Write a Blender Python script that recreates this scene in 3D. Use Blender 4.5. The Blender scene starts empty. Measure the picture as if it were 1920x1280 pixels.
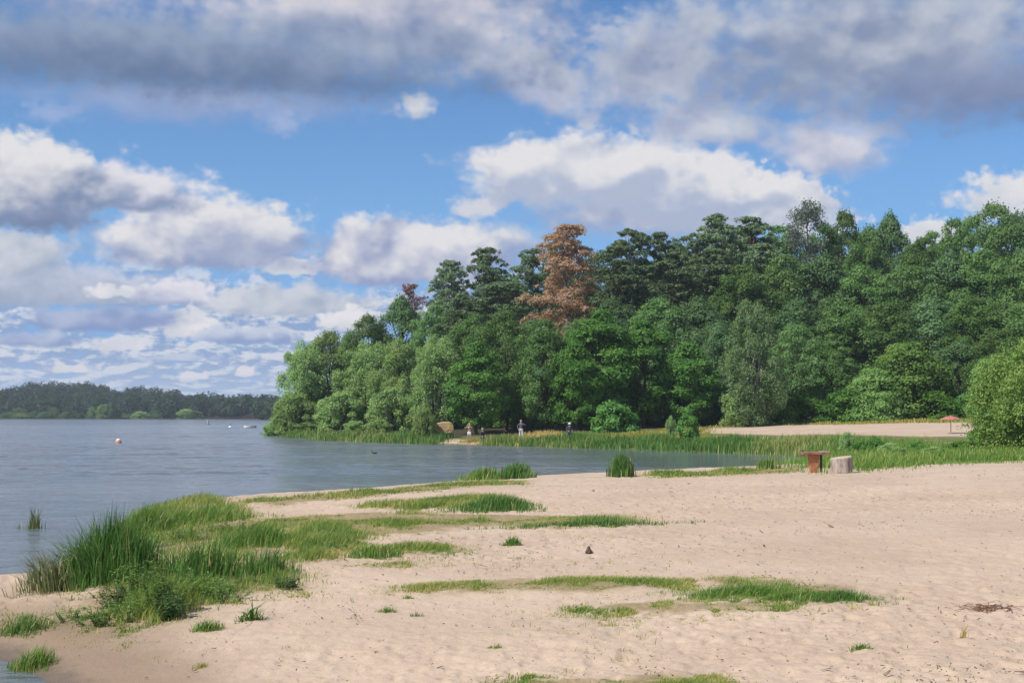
import bpy, math, random
import numpy as np
from mathutils import Vector

S = bpy.context.scene
COL = S.collection
PI = math.pi
R = math.radians

# ------------------------------------------------------------------ camera
FPX = 2667.0                      # focal length in photo pixels (1920 wide)
CAMZ = 2.8                        # above the lake surface (z = 0)
PITCH = math.atan2(136.0, FPX)
CP, SP = math.cos(PITCH), math.sin(PITCH)
cam_d = bpy.data.cameras.new('camera')
cam = bpy.data.objects.new('camera', cam_d)
COL.objects.link(cam)
cam.location = (0, 0, CAMZ)
cam.rotation_euler = (PI / 2 + PITCH, 0, 0)
cam_d.sensor_width = 36.0
cam_d.lens = 36.0 * FPX / 1920.0
cam_d.clip_start = 0.1
cam_d.clip_end = 20000
S.camera = cam
S.view_settings.view_transform = 'Standard'
S.view_settings.look = 'None'
S.view_settings.exposure = 0.0
S.view_settings.gamma = 1.0

# ------------------------------------------------------------------ sun
SUN_EL = R(50)
SUN_AZ = (-math.cos(R(34)), -math.sin(R(34)))      # horizontal direction towards the sun
to_sun = Vector((SUN_AZ[0] * math.cos(SUN_EL), SUN_AZ[1] * math.cos(SUN_EL), math.sin(SUN_EL)))
sun_d = bpy.data.lights.new('sun', 'SUN')
sun_d.energy = 5.0
sun_d.angle = R(0.5)
sun_d.color = (1.0, 0.95, 0.87)
sun = bpy.data.objects.new('sun', sun_d)
COL.objects.link(sun)
sun.rotation_euler = to_sun.to_track_quat('Z', 'Y').to_euler()
sun.location = (-40, -20, 80)


def pix_dir(px, py):
    """direction of a photo pixel, used to lay the place out in the world"""
    x = (px - 960.0) / FPX
    y = (640.0 - py) / FPX
    return (x, CP - y * SP, SP + y * CP)


# ------------------------------------------------------------------ world: Nishita sky + procedural clouds by direction
W = bpy.data.worlds.new('World')
S.world = W
W.use_nodes = True
wt = W.node_tree
wt.nodes.clear()


class NT:
    def __init__(self, tree):
        self.t = tree

    def n(self, typ, **kw):
        nd = self.t.nodes.new(typ)
        for k, v in kw.items():
            setattr(nd, k, v)
        return nd

    def put(self, sock, v):
        if hasattr(v, 'is_output') or isinstance(v, bpy.types.NodeSocket):
            self.t.links.new(v, sock)
        else:
            sock.default_value = v

    def m(self, op, a, b=None, c=None, clamp=False):
        nd = self.n('ShaderNodeMath', operation=op, use_clamp=clamp)
        self.put(nd.inputs[0], a)
        if b is not None:
            self.put(nd.inputs[1], b)
        if c is not None:
            self.put(nd.inputs[2], c)
        return nd.outputs[0]

    def smooth(self, x, a, b):
        nd = self.n('ShaderNodeMapRange', interpolation_type='SMOOTHSTEP')
        self.put(nd.inputs['Value'], x)
        self.put(nd.inputs['From Min'], a)
        self.put(nd.inputs['From Max'], b)
        return nd.outputs[0]

    def lin(self, x, a, b, c=0.0, d=1.0):
        nd = self.n('ShaderNodeMapRange')
        self.put(nd.inputs['Value'], x)
        self.put(nd.inputs['From Min'], a)
        self.put(nd.inputs['From Max'], b)
        self.put(nd.inputs['To Min'], c)
        self.put(nd.inputs['To Max'], d)
        return nd.outputs[0]

    def mix(self, f, a, b, blend='MIX'):
        nd = self.n('ShaderNodeMix', data_type='RGBA', blend_type=blend)
        self.put(nd.inputs[0], f)
        self.put(nd.inputs[6], a if isinstance(a, bpy.types.NodeSocket) else tuple(a) + (1.0,) * (4 - len(a)))
        self.put(nd.inputs[7], b if isinstance(b, bpy.types.NodeSocket) else tuple(b) + (1.0,) * (4 - len(b)))
        return nd.outputs[2]

    def noise(self, vec, scale, detail=4.0, rough=0.55, dist=0.0):
        nd = self.n('ShaderNodeTexNoise')
        self.put(nd.inputs['Vector'], vec)
        nd.inputs['Scale'].default_value = scale
        nd.inputs['Detail'].default_value = detail
        nd.inputs['Roughness'].default_value = rough
        nd.inputs['Distortion'].default_value = dist
        return nd.outputs[0]

    def voro(self, vec, scale, detail=2.0, rough=0.5, smooth=0.6):
        nd = self.n('ShaderNodeTexVoronoi', feature='SMOOTH_F1')
        self.put(nd.inputs['Vector'], vec)
        nd.inputs['Scale'].default_value = scale
        nd.inputs['Detail'].default_value = detail
        nd.inputs['Roughness'].default_value = rough
        nd.inputs['Smoothness'].default_value = smooth
        return nd.outputs[0]

    def comb(self, x, y, z=0.0):
        nd = self.n('ShaderNodeCombineXYZ')
        self.put(nd.inputs[0], x)
        self.put(nd.inputs[1], y)
        self.put(nd.inputs[2], z)
        return nd.outputs[0]


def srgb(r, g, b):
    f = lambda c: c / 12.92 if c <= 0.04045 else ((c + 0.055) / 1.055) ** 2.4
    return (f(r / 255.0), f(g / 255.0), f(b / 255.0))


w = NT(wt)
SKY_K = 0.10
sky = w.n('ShaderNodeTexSky', sky_type='NISHITA')
sky.sun_disc = False
sky.sun_elevation = SUN_EL
sky.sun_rotation = math.atan2(SUN_AZ[0], SUN_AZ[1])
sky.altitude = 100
sky.air_density = 1.0
sky.dust_density = 0.6
sky.ozone_density = 2.0
tc = w.n('ShaderNodeTexCoord')
sep = w.n('ShaderNodeSeparateXYZ')
wt.links.new(tc.outputs['Generated'], sep.inputs[0])
dx_, dy_, dz_ = sep.outputs
K = FPX / 100.0
U = w.m('MULTIPLY', w.m('ARCTAN2', dx_, dy_), K)          # azimuth, 1 unit = 2.15 degrees
V = w.m('MULTIPLY', w.m('ARCSINE', dz_), K)               # elevation, same unit


def uv_of(px, py):
    d = pix_dir(px, py)
    l = math.sqrt(d[0] ** 2 + d[1] ** 2 + d[2] ** 2)
    return math.atan2(d[0], d[1]) * K, math.asin(d[2] / l) * K


# shared cloud noises; the second relief sample, displaced towards the sun, gives each billow its lit side
def cpos(du, dv, z):
    return w.comb(w.m('ADD', U, du), w.m('MULTIPLY', w.m('ADD', V, dv), 1.3), z)


P0 = cpos(0, 0, 3.7)
NA = w.noise(P0, 0.55, 8.0, 0.58, 0.25)
NB = w.voro(P0, 1.7, 2.0, 0.5, 0.6)
N0 = w.m('ADD', NA, w.m('MULTIPLY', w.m('SUBTRACT', 0.42, NB), 0.30))
RA = w.m('ADD', w.noise(P0, 0.75, 3.5, 0.5, 0.2), w.m('MULTIPLY', NB, -0.16))
P1 = cpos(-0.2, 0.32, 3.7)
RB = w.m('ADD', w.noise(P1, 0.75, 3.5, 0.5, 0.2), w.m('MULTIPLY', w.voro(P1, 1.7, 2.0, 0.5, 0.6), -0.16))
REL = w.m('SUBTRACT', RA, RB)
lowp = w.comb(U, w.m('MULTIPLY', V, 1.6), 9.1)
NL = w.noise(lowp, 0.42, 4.0, 0.5)                        # broad variation
NF = w.m('ADD', w.noise(P0, 1.9, 6.0, 0.58, 0.3), w.m('MULTIPLY', w.m('SUBTRACT', 0.42, w.voro(P0, 4.2, 1.0, 0.5, 0.5)), 0.28))
NS = w.noise(w.comb(w.m('MULTIPLY', U, 0.6), w.m('MULTIPLY', V, 2.0), 1.3), 0.7, 7.0, 0.55, 0.3)   # wispy, drawn out

Csky = w.mix(1.0, sky.outputs[0], (SKY_K, SKY_K, SKY_K), 'MULTIPLY')
# tune the blue towards the photograph's
Csky = w.mix(1.0, Csky, (0.66, 0.93, 1.24), 'MULTIPLY')
Csky = w.mix(w.smooth(V, 6.5, 0.0), Csky, srgb(128, 178, 234))
cur = Csky


def cloud(cx, cy, rx, ru, rd, top, bot, tilt=0.0, amp=1.5, soft=0.45, wisp=0.0, k=2.2, hb=0.5, nl=0.9, op=1.0, thr=0.0):
    global cur
    u0, v0 = uv_of(cx, cy)
    ca, sa = math.cos(R(tilt)), math.sin(R(tilt))
    du = w.m('SUBTRACT', U, u0)
    dv = w.m('SUBTRACT', V, v0)
    if tilt:
        a = w.m('ADD', w.m('MULTIPLY', du, ca), w.m('MULTIPLY', dv, sa))
        b = w.m('SUBTRACT', w.m('MULTIPLY', dv, ca), w.m('MULTIPLY', du, sa))
    else:
        a, b = du, dv
    h = w.m('ADD', w.m('DIVIDE', w.m('MAXIMUM', b, 0.0), ru / 100.0), w.m('DIVIDE', w.m('MINIMUM', b, 0.0), rd / 100.0))
    x = w.m('DIVIDE', a, rx / 100.0)
    r = w.m('SQRT', w.m('ADD', w.m('MULTIPLY', x, x), w.m('MULTIPLY', h, h)))
    nz = (NF if max(rx, ru) < 125 else N0) if wisp == 0 else (NS if wisp == 1 else w.m('ADD', w.m('MULTIPLY', N0, 1 - wisp), w.m('MULTIPLY', NS, wisp)))
    d = w.m('ADD', w.m('SUBTRACT', 1.28 + thr, r), w.m('MULTIPLY', w.m('SUBTRACT', nz, 0.5), amp))
    d = w.m('ADD', d, w.m('MULTIPLY', w.m('SUBTRACT', NF, 0.5), 0.55)) if max(rx, ru) >= 125 else d
    al = w.smooth(d, 0.0, soft)
    if op != 1.0:
        al = w.m('MULTIPLY', al, op)
    t = w.m('ADD', w.m('MULTIPLY', h, hb), w.m('MULTIPLY', REL, k))
    t = w.m('ADD', t, w.m('MULTIPLY', w.m('SUBTRACT', NL, 0.5), nl))
    t = w.smooth(w.m('ADD', t, 0.5), 0.0, 1.0)
    c = w.mix(t, srgb(*bot), srgb(*top))
    cur = w.mix(al, cur, c)


WHITE = (228, 227, 230)
LIL = (208, 212, 221)
GREY = (160, 174, 198)
DARK = (118, 132, 164)
# --- bank of low stratocumulus rows over the far shore
lv = w.m('MULTIPLY', w.m('LOGARITHM', w.m('ADD', w.m('MAXIMUM', V, 0.0), 0.7), 2.718), 5.0)
rn = w.noise(w.comb(w.m('MULTIPLY', U, 1.0), lv, 5.5), 1.0, 9.0, 0.62, 0.1)
rn2 = w.noise(w.comb(w.m('MULTIPLY', w.m('ADD', U, -0.1), 1.0), w.m('ADD', lv, 0.24), 5.5), 1.0, 6.0, 0.58, 0.1)
rtone = w.smooth(w.m('ADD', w.m('MULTIPLY', w.m('SUBTRACT', rn, rn2), 3.4), w.m('MULTIPLY', w.m('SUBTRACT', rn, 0.36), 1.6)), 0.05, 0.62)
rcol = w.mix(rtone, srgb(142, 166, 206), srgb(220, 223, 231))
rmask = w.m('MULTIPLY', w.smooth(V, 3.5, 2.1), w.smooth(V, 0.0, 0.5))
ral = w.m('MULTIPLY', w.smooth(w.m('ADD', rn, w.m('MULTIPLY', w.m('SUBTRACT', 1.8, V), 0.05)), 0.34, 0.54), rmask)
cur = w.mix(w.m('MULTIPLY', ral, 0.92), cur, rcol)
# pale band at the horizon
cur = w.mix(w.m('MULTIPLY', w.smooth(V, 1.5, 0.0), 0.5), cur, srgb(198, 213, 234))

CL = []   # filled in the cloud list below
# right-hand small clouds
cloud(1890, 372, 105, 52, 50, WHITE, LIL, soft=0.7, amp=1.9)
cloud(1750, 430, 60, 25, 40, WHITE, LIL, amp=1.9)
# low rows, left
cloud(545, 572, 200, 46, 24, LIL, GREY, amp=1.6, wisp=0.4, thr=-0.05)
cloud(90, 545, 240, 60, 36, (200, 206, 224), GREY, amp=1.6, wisp=0.3)
cloud(20, 480, 100, 50, 45, LIL, GREY, amp=1.7, wisp=0.3)
cloud(330, 560, 92, 42, 16, (228, 226, 234), (160, 172, 204), amp=1.5, k=1.8, thr=-0.1)
cloud(345, 612, 74, 44, 26, (234, 232, 234), LIL, amp=2.2, thr=-0.15)
cloud(190, 604, 150, 34, 20, (176, 188, 216), (136, 156, 200), amp=1.8, wisp=0.5)
cloud(205, 549, 60, 18, 16, (232, 230, 234), LIL, amp=2.2, thr=-0.25)
cloud(655, 600, 66, 28, 26, (232, 230, 234), LIL, amp=2.0, thr=-0.1)
cloud(60, 640, 130, 26, 14, (196, 204, 224), (142, 162, 204), amp=2.0, thr=-0.1)
cloud(470, 632, 120, 26, 14, (200, 208, 226), (142, 162, 204), amp=2.0, thr=-0.1)
cloud(140, 694, 60, 24, 8, (226, 226, 234), LIL, amp=2.2, thr=-0.25)
cloud(355, 706, 50, 16, 7, (226, 226, 234), LIL, amp=2.2, thr=-0.25)
cloud(230, 652, 60, 26, 9, (224, 224, 234), LIL, amp=2.2, thr=-0.22)
cloud(466, 700, 26, 20, 10, (228, 226, 234), LIL, amp=2.2, thr=-0.2)
cloud(330, 672, 110, 14, 8, (196, 206, 226), (150, 170, 210), amp=2.0, thr=-0.2)
# middle-left heap and the heap over the wood
cloud(375, 465, 240, 108, 46, WHITE, (146, 160, 196), amp=1.15, soft=0.36, hb=0.6)
cloud(545, 497, 66, 22, 20, WHITE, LIL, amp=2.0, thr=-0.1)
cloud(258, 372, 140, 76, 34, (226, 224, 232), (140, 155, 187), amp=1.5, soft=0.5, hb=0.75)
cloud(25, 365, 165, 105, 62, WHITE, (126, 144, 178), amp=1.15, soft=0.34, hb=0.6)
cloud(115, 412, 80, 34, 30, (150, 160, 190), DARK, amp=1.6, op=0.85, soft=0.9)
cloud(870, 470, 180, 70, 60, LIL, (150, 162, 198), amp=1.2, soft=0.8)
cloud(760, 485, 190, 92, 64, WHITE, (150, 162, 198), amp=1.15, soft=0.36, hb=0.6)
cloud(900, 388, 56, 27, 24, (218, 217, 229), LIL, amp=1.9, soft=0.8)
cloud(470, 480, 130, 62, 36, (196, 200, 216), (150, 164, 198), amp=1.3, soft=0.9)
# great white cloud
cloud(1180, 405, 310, 60, 52, LIL, (160, 170, 200), amp=1.2, soft=0.9, tilt=-6)
cloud(1490, 385, 110, 62, 62, WHITE, LIL, amp=1.9, soft=0.5, tilt=-25)
cloud(1285, 355, 290, 95, 82, WHITE, (172, 184, 209), amp=1.15, soft=0.36, tilt=-10, hb=0.75, k=2.8)
cloud(1065, 318, 215, 78, 90, WHITE, (176, 187, 210), amp=1.15, soft=0.45, hb=0.75, k=2.8)
cloud(1320, 240, 150, 62, 50, LIL, (166, 176, 205), amp=1.4, soft=0.8)
cloud(1545, 282, 150, 80, 58, (214, 214, 226), (172, 180, 206), amp=1.3, soft=0.8)
# overhead deck
cloud(783, 200, 50, 36, 34, LIL, GREY, amp=2.0, soft=0.9, thr=-0.05)
cloud(520, 225, 60, 26, 30, (176, 190, 222), (160, 176, 214), amp=2.0, soft=1.0, op=0.7)
cloud(100, 215, 60, 26, 30, (176, 190, 222), (160, 176, 214), amp=2.0, soft=1.0, op=0.6)
cloud(360, 190, 400, 55, 45, (180, 190, 218), (146, 164, 204), amp=1.5, soft=1.0, wisp=0.5, op=0.8, k=1.2)
cloud(990, 150, 170, 70, 45, LIL, (170, 180, 208), amp=1.5, soft=0.8, tilt=-30)
cloud(720, 60, 470, 150, 100, (212, 211, 219), (132, 147, 182), amp=1.0, soft=0.8, k=1.6, hb=0.65, nl=1.3)
cloud(330, 105, 720, 85, 85, (150, 166, 192), (104, 125, 160), amp=1.0, soft=0.8, wisp=0.5, hb=0.6, k=0.9, nl=0.9)
cloud(150, -10, 330, 80, 55, (206, 205, 218), (146, 157, 190), amp=1.6, soft=1.3, k=1.4, nl=1.4, op=0.85)
cloud(700, 5, 330, 85, 55, (214, 211, 220), (156, 166, 194), amp=1.5, soft=1.3, k=1.4, nl=1.4, op=0.9)
cloud(1240, 140, 195, 150, 115, (206, 210, 221), (166, 176, 206), amp=1.4, soft=0.9, k=1.6)
cloud(1600, 90, 580, 180, 160, (190, 196, 209), (136, 150, 180), amp=1.0, soft=0.9, k=1.5, nl=1.5)
cloud(1850, 165, 360, 80, 90, (140, 152, 184), (112, 127, 162), amp=1.3, soft=1.2, wisp=0.4, k=0.9)

# --- clouds out of the frame, overhead and behind (they light the place and show in the water)
gen = w.noise(tc.outputs['Generated'], 3.0, 4.0, 0.55, 0.2)
gal = w.m('MULTIPLY', w.smooth(gen, 0.47, 0.60), w.smooth(V, 0.5, 2.5))
plain = w.mix(gal, Csky, w.mix(w.smooth(gen, 0.5, 0.72), srgb(215, 216, 226), srgb(150, 162, 190)))
plain = w.mix(w.m('MULTIPLY', w.smooth(V, 2.0, 0.0), 0.7), plain, srgb(185, 201, 226))
au = w.m('ABSOLUTE', U)
edge = w.m('MULTIPLY', w.smooth(au, 12.6, 10.8), w.smooth(V, 11.4, 9.6))
edge = w.m('MULTIPLY', edge, w.smooth(V, -0.05, 0.0))
inside = w.m('GREATER_THAN', edge, 0.0)
cur = w.mix(edge, plain, cur)
bgp = w.n('ShaderNodeBackground')
wt.links.new(plain, bgp.inputs[0])
bg = w.n('ShaderNodeBackground')
wt.links.new(cur, bg.inputs[0])
ms = w.n('ShaderNodeMixShader')
wt.links.new(inside, ms.inputs[0])
wt.links.new(bgp.outputs[0], ms.inputs[1])
wt.links.new(bg.outputs[0], ms.inputs[2])
wo = w.n('ShaderNodeOutputWorld')
wt.links.new(ms.outputs[0], wo.inputs[0])
W.cycles.sampling_method = 'MANUAL'
W.cycles.sample_map_resolution = 512
S.cycles.use_adaptive_sampling = True
S.cycles.adaptive_threshold = 0.015
S.cycles.adaptive_min_samples = 12
S.cycles.max_bounces = 6
S.cycles.diffuse_bounces = 2
S.cycles.glossy_bounces = 2
S.cycles.transmission_bounces = 3
S.cycles.transparent_max_bounces = 4
S.cycles.caustics_reflective = False
S.cycles.caustics_refractive = False


# ================================================================== helpers
rng = np.random.default_rng(11)


def tag(o, label=None, cat=None, group=None, kind=None):
    if label:
        o['label'] = label
    if cat:
        o['category'] = cat
    if group:
        o['group'] = group
    if kind:
        o['kind'] = kind
    return o


def link(name, me, mat=None, parent=None, loc=None):
    o = bpy.data.objects.new(name, me)
    COL.objects.link(o)
    if mat is not None and me is not None:
        me.materials.clear()
        me.materials.append(mat)
    if parent is not None:
        o.parent = parent
    if loc is not None:
        o.location = loc
    return o


def quad_mesh(name, co, quads, face_attr=None, smooth=False, vert_attr=None):
    """mesh from numpy arrays: co (N,3), quads (M,4)"""
    me = bpy.data.meshes.new(name)
    co = np.ascontiguousarray(co, dtype=np.float32)
    quads = np.ascontiguousarray(quads, dtype=np.int32)
    n, m = len(co), len(quads)
    me.vertices.add(n)
    me.vertices.foreach_set('co', co.ravel())
    me.loops.add(m * 4)
    me.loops.foreach_set('vertex_index', quads.ravel())
    me.polygons.add(m)
    me.polygons.foreach_set('loop_start', np.arange(0, m * 4, 4, dtype=np.int32))
    if smooth:
        me.polygons.foreach_set('use_smooth', np.ones(m, dtype=bool))
    for k, v in (face_attr or {}).items():
        at = me.attributes.new(k, 'FLOAT', 'FACE')
        at.data.foreach_set('value', np.ascontiguousarray(v, dtype=np.float32))
    for k, v in (vert_attr or {}).items():
        at = me.attributes.new(k, 'FLOAT', 'POINT')
        at.data.foreach_set('value', np.ascontiguousarray(v, dtype=np.float32))
    me.update(calc_edges=True)
    return me


def plane_hit(px, py, z=0.0):
    d = pix_dir(px, py)
    t = (z - CAMZ) / d[2]
    return (d[0] * t, d[1] * t)


def new_mat(name):
    m = bpy.data.materials.new(name)
    m.use_nodes = True
    t = m.node_tree
    t.nodes.clear()
    q = NT(t)
    out = q.n('ShaderNodeOutputMaterial')
    return m, q, out


def vnoise(x, y, seed=0):
    """cheap smooth value noise on arrays"""
    xi, yi = np.floor(x).astype(np.int64), np.floor(y).astype(np.int64)
    xf, yf = x - xi, y - yi
    u, v = xf * xf * (3 - 2 * xf), yf * yf * (3 - 2 * yf)

    def hsh(a, b):
        h = (a * 374761393 + b * 668265263 + seed * 1442695041) & 0xFFFFFFFF
        h = ((h ^ (h >> 13)) * 1274126177) & 0xFFFFFFFF
        return ((h ^ (h >> 16)) & 0xFFFF) / 65535.0
    return (hsh(xi, yi) * (1 - u) * (1 - v) + hsh(xi + 1, yi) * u * (1 - v) + hsh(xi, yi + 1) * (1 - u) * v + hsh(xi + 1, yi + 1) * u * v)


def fbm(x, y, oct=4, seed=0):
    s, a, t = 0, 1.0, 0
    for i in range(oct):
        s = s + a * vnoise(x * 2 ** i + i * 17.3, y * 2 ** i - i * 9.1, seed + i)
        t += a
        a *= 0.5
    return s / t


def sstep(x, a, b):
    t = np.clip((x - a) / (b - a), 0, 1)
    return t * t * (3 - 2 * t)


# ================================================================== the lie of the land
near_shore = [(330, 1400), (190, 1330), (110, 1292), (70, 1268), (35, 1240), (-60, 1218), (-260, 1190), (-420, 1150), (-260, 1108), (-60, 1092),
              (30, 1087), (80, 1080), (150, 1052), (205, 1008), (245, 972), (300, 950), (440, 938), (560, 931), (700, 921),
              (800, 911), (880, 905), (1000, 900), (1160, 893), (1300, 888), (1400, 883), (1480, 878), (1512, 868)]
far_bank = [(1518, 858), (1500, 853), (1420, 850), (1300, 847), (1200, 843), (1100, 839), (1030, 837), (960, 835), (890, 834), (800, 832), (720, 829),
            (640, 826), (580, 822), (530, 817.5), (505, 813)]
LAKE = [(-20, 3), (2.2, 3.5)][:1] + [plane_hit(*p) for p in near_shore] + [plane_hit(*p) for p in far_bank]
LAKE += [(-38, 240), (-30, 300), (-40, 420), (-60, 600), (-95, 760), (-150, 800), (-200, 825), (-330, 850), (-600, 870), (-1400, 900), (-1400, -200), (-60, -60)]
LAKE = np.array(LAKE)


def lake_sd(x, y):
    """signed distance to the lake's edge, positive on land"""
    x = np.asarray(x, dtype=np.float64)
    y = np.asarray(y, dtype=np.float64)
    best = np.full(x.shape, 1e18)
    ins = np.zeros(x.shape, dtype=bool)
    n = len(LAKE)
    for i in range(n):
        ax, ay = LAKE[i]
        bx, by = LAKE[(i + 1) % n]
        ex, ey = bx - ax, by - ay
        t = np.clip(((x - ax) * ex + (y - ay) * ey) / (ex * ex + ey * ey + 1e-12), 0, 1)
        d = (x - ax - t * ex) ** 2 + (y - ay - t * ey) ** 2
        best = np.minimum(best, d)
        c = ((ay > y) != (by > y)) & (x < (bx - ax) * (y - ay) / (by - ay + 1e-15) + ax)
        ins ^= c
    d = np.sqrt(best)
    return np.where(ins, -d, d)


def height(x, y, fine=True):
    x = np.asarray(x, dtype=np.float64)
    y = np.asarray(y, dtype=np.float64)
    d = lake_sd(x, y)
    dd = d + (fbm(x * 0.6, y * 0.6, 3, 5) - 0.5) * 0.5 * sstep(np.abs(d), 0, 1.5)
    dp = np.maximum(dd, 0)
    # the near beach
    zb = 0.30 * (1 - np.exp(-dp / 1.6)) + 0.70 * (1 - np.exp(-dp / 13.0))
    zb += 0.22 * sstep(x, 6, 17) * sstep(y, 25, 48) * sstep(dp, 2, 9)
    # the far bank: low shore, a flat meadow, then the wooded hill
    zf = 0.35 * (1 - np.exp(-dp / 1.5)) + np.minimum(dp, 45) * 0.038
    hill = 10.5 * sstep(y - 0.30 * (x - 10), 150, 235) * sstep(x, -34, 26)
    hill += 3.0 * sstep(x, 20, 60) * sstep(y, 150, 200)
    zf += hill
    far = sstep(y - 0.0 * x, 72, 96)
    # the far shore with its ridge
    zr = 0.4 + 0.012 * np.minimum(dp, 60) + sstep(dp, 30, 260) * np.where(x < -120, 11.0 - 7.0 * sstep(x, -330, -190) + 3 * np.sin(x / 70.0), 0.0)
    vf = sstep(y, 420, 560)
    z = zb * (1 - far) + zf * far
    z = z * (1 - vf) + zr * vf
    zw = -0.05 - 1.5 * (1 - np.exp(np.minimum(d, 0) / 12.0))
    z = np.where(dd > 0, z, np.minimum(zw * sstep(-dd, 0, 0.8), 0))
    z = z + (fbm(x * 0.25, y * 0.25, 2, 31) - 0.5) * 0.12 * sstep(dp, 0.5, 4)
    return z


def ray_ground(px, py, tmax=700.0):
    d = pix_dir(px, py)
    t = np.geomspace(5.0, tmax, 1500)
    g = height(d[0] * t, d[1] * t)
    gz = CAMZ + d[2] * t
    b = np.where(gz < np.maximum(g, 0.0))[0]
    i = b[0] if len(b) else len(t) - 1
    if i > 0:
        f0 = gz[i - 1] - max(g[i - 1], 0)
        f1 = gz[i] - max(g[i], 0)
        tt = t[i - 1] + (t[i] - t[i - 1]) * f0 / (f0 - f1 + 1e-12)
    else:
        tt = t[0]
    x, y = d[0] * tt, d[1] * tt
    return x, y, float(height(np.array([x]), np.array([y]))[0])


def poly_world(pts):
    return np.array([ray_ground(*p)[:2] for p in pts])


def poly_sd(P, x, y):
    best = np.full(np.shape(x), 1e18)
    ins = np.zeros(np.shape(x), dtype=bool)
    n = len(P)
    for i in range(n):
        ax, ay = P[i]
        bx, by = P[(i + 1) % n]
        ex, ey = bx - ax, by - ay
        t = np.clip(((x - ax) * ex + (y - ay) * ey) / (ex * ex + ey * ey + 1e-12), 0, 1)
        best = np.minimum(best, (x - ax - t * ex) ** 2 + (y - ay - t * ey) ** 2)
        c = ((ay > y) != (by > y)) & (x < (bx - ax) * (y - ay) / (by - ay + 1e-15) + ax)
        ins ^= c
    return np.where(ins, np.sqrt(best), -np.sqrt(best))     # positive inside


# patches of turf on the beach, given by their outlines on the ground
TURF = {
    'mound': [(235, 975), (300, 940), (400, 935), (460, 955), (530, 985), (548, 1012), (505, 1045), (430, 1062), (330, 1055), (250, 1035)],
    'weedy': [(150, 1120), (235, 1060), (400, 1058), (505, 1055), (558, 1085), (585, 1112), (480, 1118), (400, 1132), (330, 1152), (290, 1167), (230, 1172), (170, 1160)],
    'shore': [(-40, 1172), (60, 1158), (150, 1150), (260, 1165), (295, 1172), (240, 1198), (120, 1198), (30, 1200), (-40, 1205)],
    'edge': [(440, 942), (560, 931), (700, 921), (800, 911), (880, 905), (1005, 901), (985, 909), (800, 922), (640, 937), (520, 948)],
    'rear': [(640, 950), (800, 938), (930, 930), (992, 945), (930, 954), (760, 957)],
    'band': [(470, 975), (560, 968), (700, 962), (900, 965), (1050, 968), (1210, 972), (1190, 984), (1060, 993), (900, 988), (800, 1002), (620, 1012), (520, 1002)],
    'clump': [(540, 1000), (600, 985), (670, 990), (690, 1020), (640, 1048), (560, 1066), (520, 1040)],
    'small': [(690, 1030), (780, 1022), (880, 1034), (845, 1047), (740, 1047)],
    'strip': [(682, 1057), (780, 1051), (778, 1062), (700, 1065)],
    'front': [(725, 1105), (880, 1088), (1100, 1083), (1290, 1088), (1280, 1104), (1100, 1114), (900, 1117)],
    'tall': [(1290, 1088), (1400, 1080), (1500, 1095), (1590, 1098), (1642, 1130), (1560, 1138), (1430, 1140), (1350, 1122), (1300, 1106)],
    'sparse': [(1070, 1137), (1250, 1122), (1400, 1127), (1470, 1142), (1330, 1152), (1180, 1160), (1090, 1152)],
    'foot': [(880, 1284), (990, 1264), (1150, 1266), (1200, 1252), (1370, 1262), (1365, 1310), (880, 1320)],
    'lip': [(1200, 890), (1300, 886), (1420, 882), (1512, 874), (1512, 884), (1400, 890), (1240, 896)],
    'east': [(1512, 880), (1560, 862), (1620, 880), (1760, 868), (1930, 860), (1990, 858), (1990, 846), (1800, 846), (1560, 850)],
}
TURFP = {k: poly_world(v) for k, v in TURF.items()}

# ---- the ground: one sheet, finest where the beach is near
ang_f = np.linspace(-0.43, 0.43, 620)
ang_l = np.linspace(-PI, -0.43, 60)[:-1]
ang_r = np.linspace(0.43, PI, 60)[1:]
ANG = np.concatenate([ang_l, ang_f, ang_r])
RAD = np.concatenate([np.geomspace(0.5, 7, 40)[:-1], np.geomspace(7, 70, 760)[:-1], np.geomspace(70, 260, 160)[:-1], np.geomspace(260, 1500, 60)])
AA, RR = np.meshgrid(ANG, RAD)
GX, GY = RR * np.sin(AA), RR * np.cos(AA)
GZ = height(GX, GY)
GD = lake_sd(GX, GY)
turf = np.zeros_like(GX)
for k, P in TURFP.items():
    near = (GX > P[:, 0].min() - 2) & (GX < P[:, 0].max() + 2) & (GY > P[:, 1].min() - 2) & (GY < P[:, 1].max() + 2)
    s = np.zeros_like(GX)
    s[near] = sstep(poly_sd(P, GX[near], GY[near]) + (fbm(GX[near] * 2.2, GY[near] * 2.2, 3, 7) - 0.5) * 0.7, -0.25, 0.45)
    turf = np.maximum(turf, s)
# trampled, dimpled sand: real relief
dry = sstep(GD, 0.4, 2.5) * (1 - sstep(GY, 60, 75))
fx, fy = GX, GY
dim = fbm(fx * 2.6, fy * 2.6, 3, 3)
dim2 = vnoise(fx * 6.5 + 3, fy * 6.5, 8)
foot = sstep(fbm(fx * 0.16, fy * 0.16, 3, 77), 0.35, 0.62)      # more and less trodden parts
GZ = GZ + dry * ((dim - 0.5) * 0.045 + (0.35 + 0.65 * foot) * (-0.026 * sstep(dim2, 0.58, 0.85) + (vnoise(fx * 9, fy * 9, 12) - 0.5) * 0.030 + (vnoise(fx * 19, fy * 19, 13) - 0.5) * 0.014))
GZ = GZ + turf * 0.03
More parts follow.
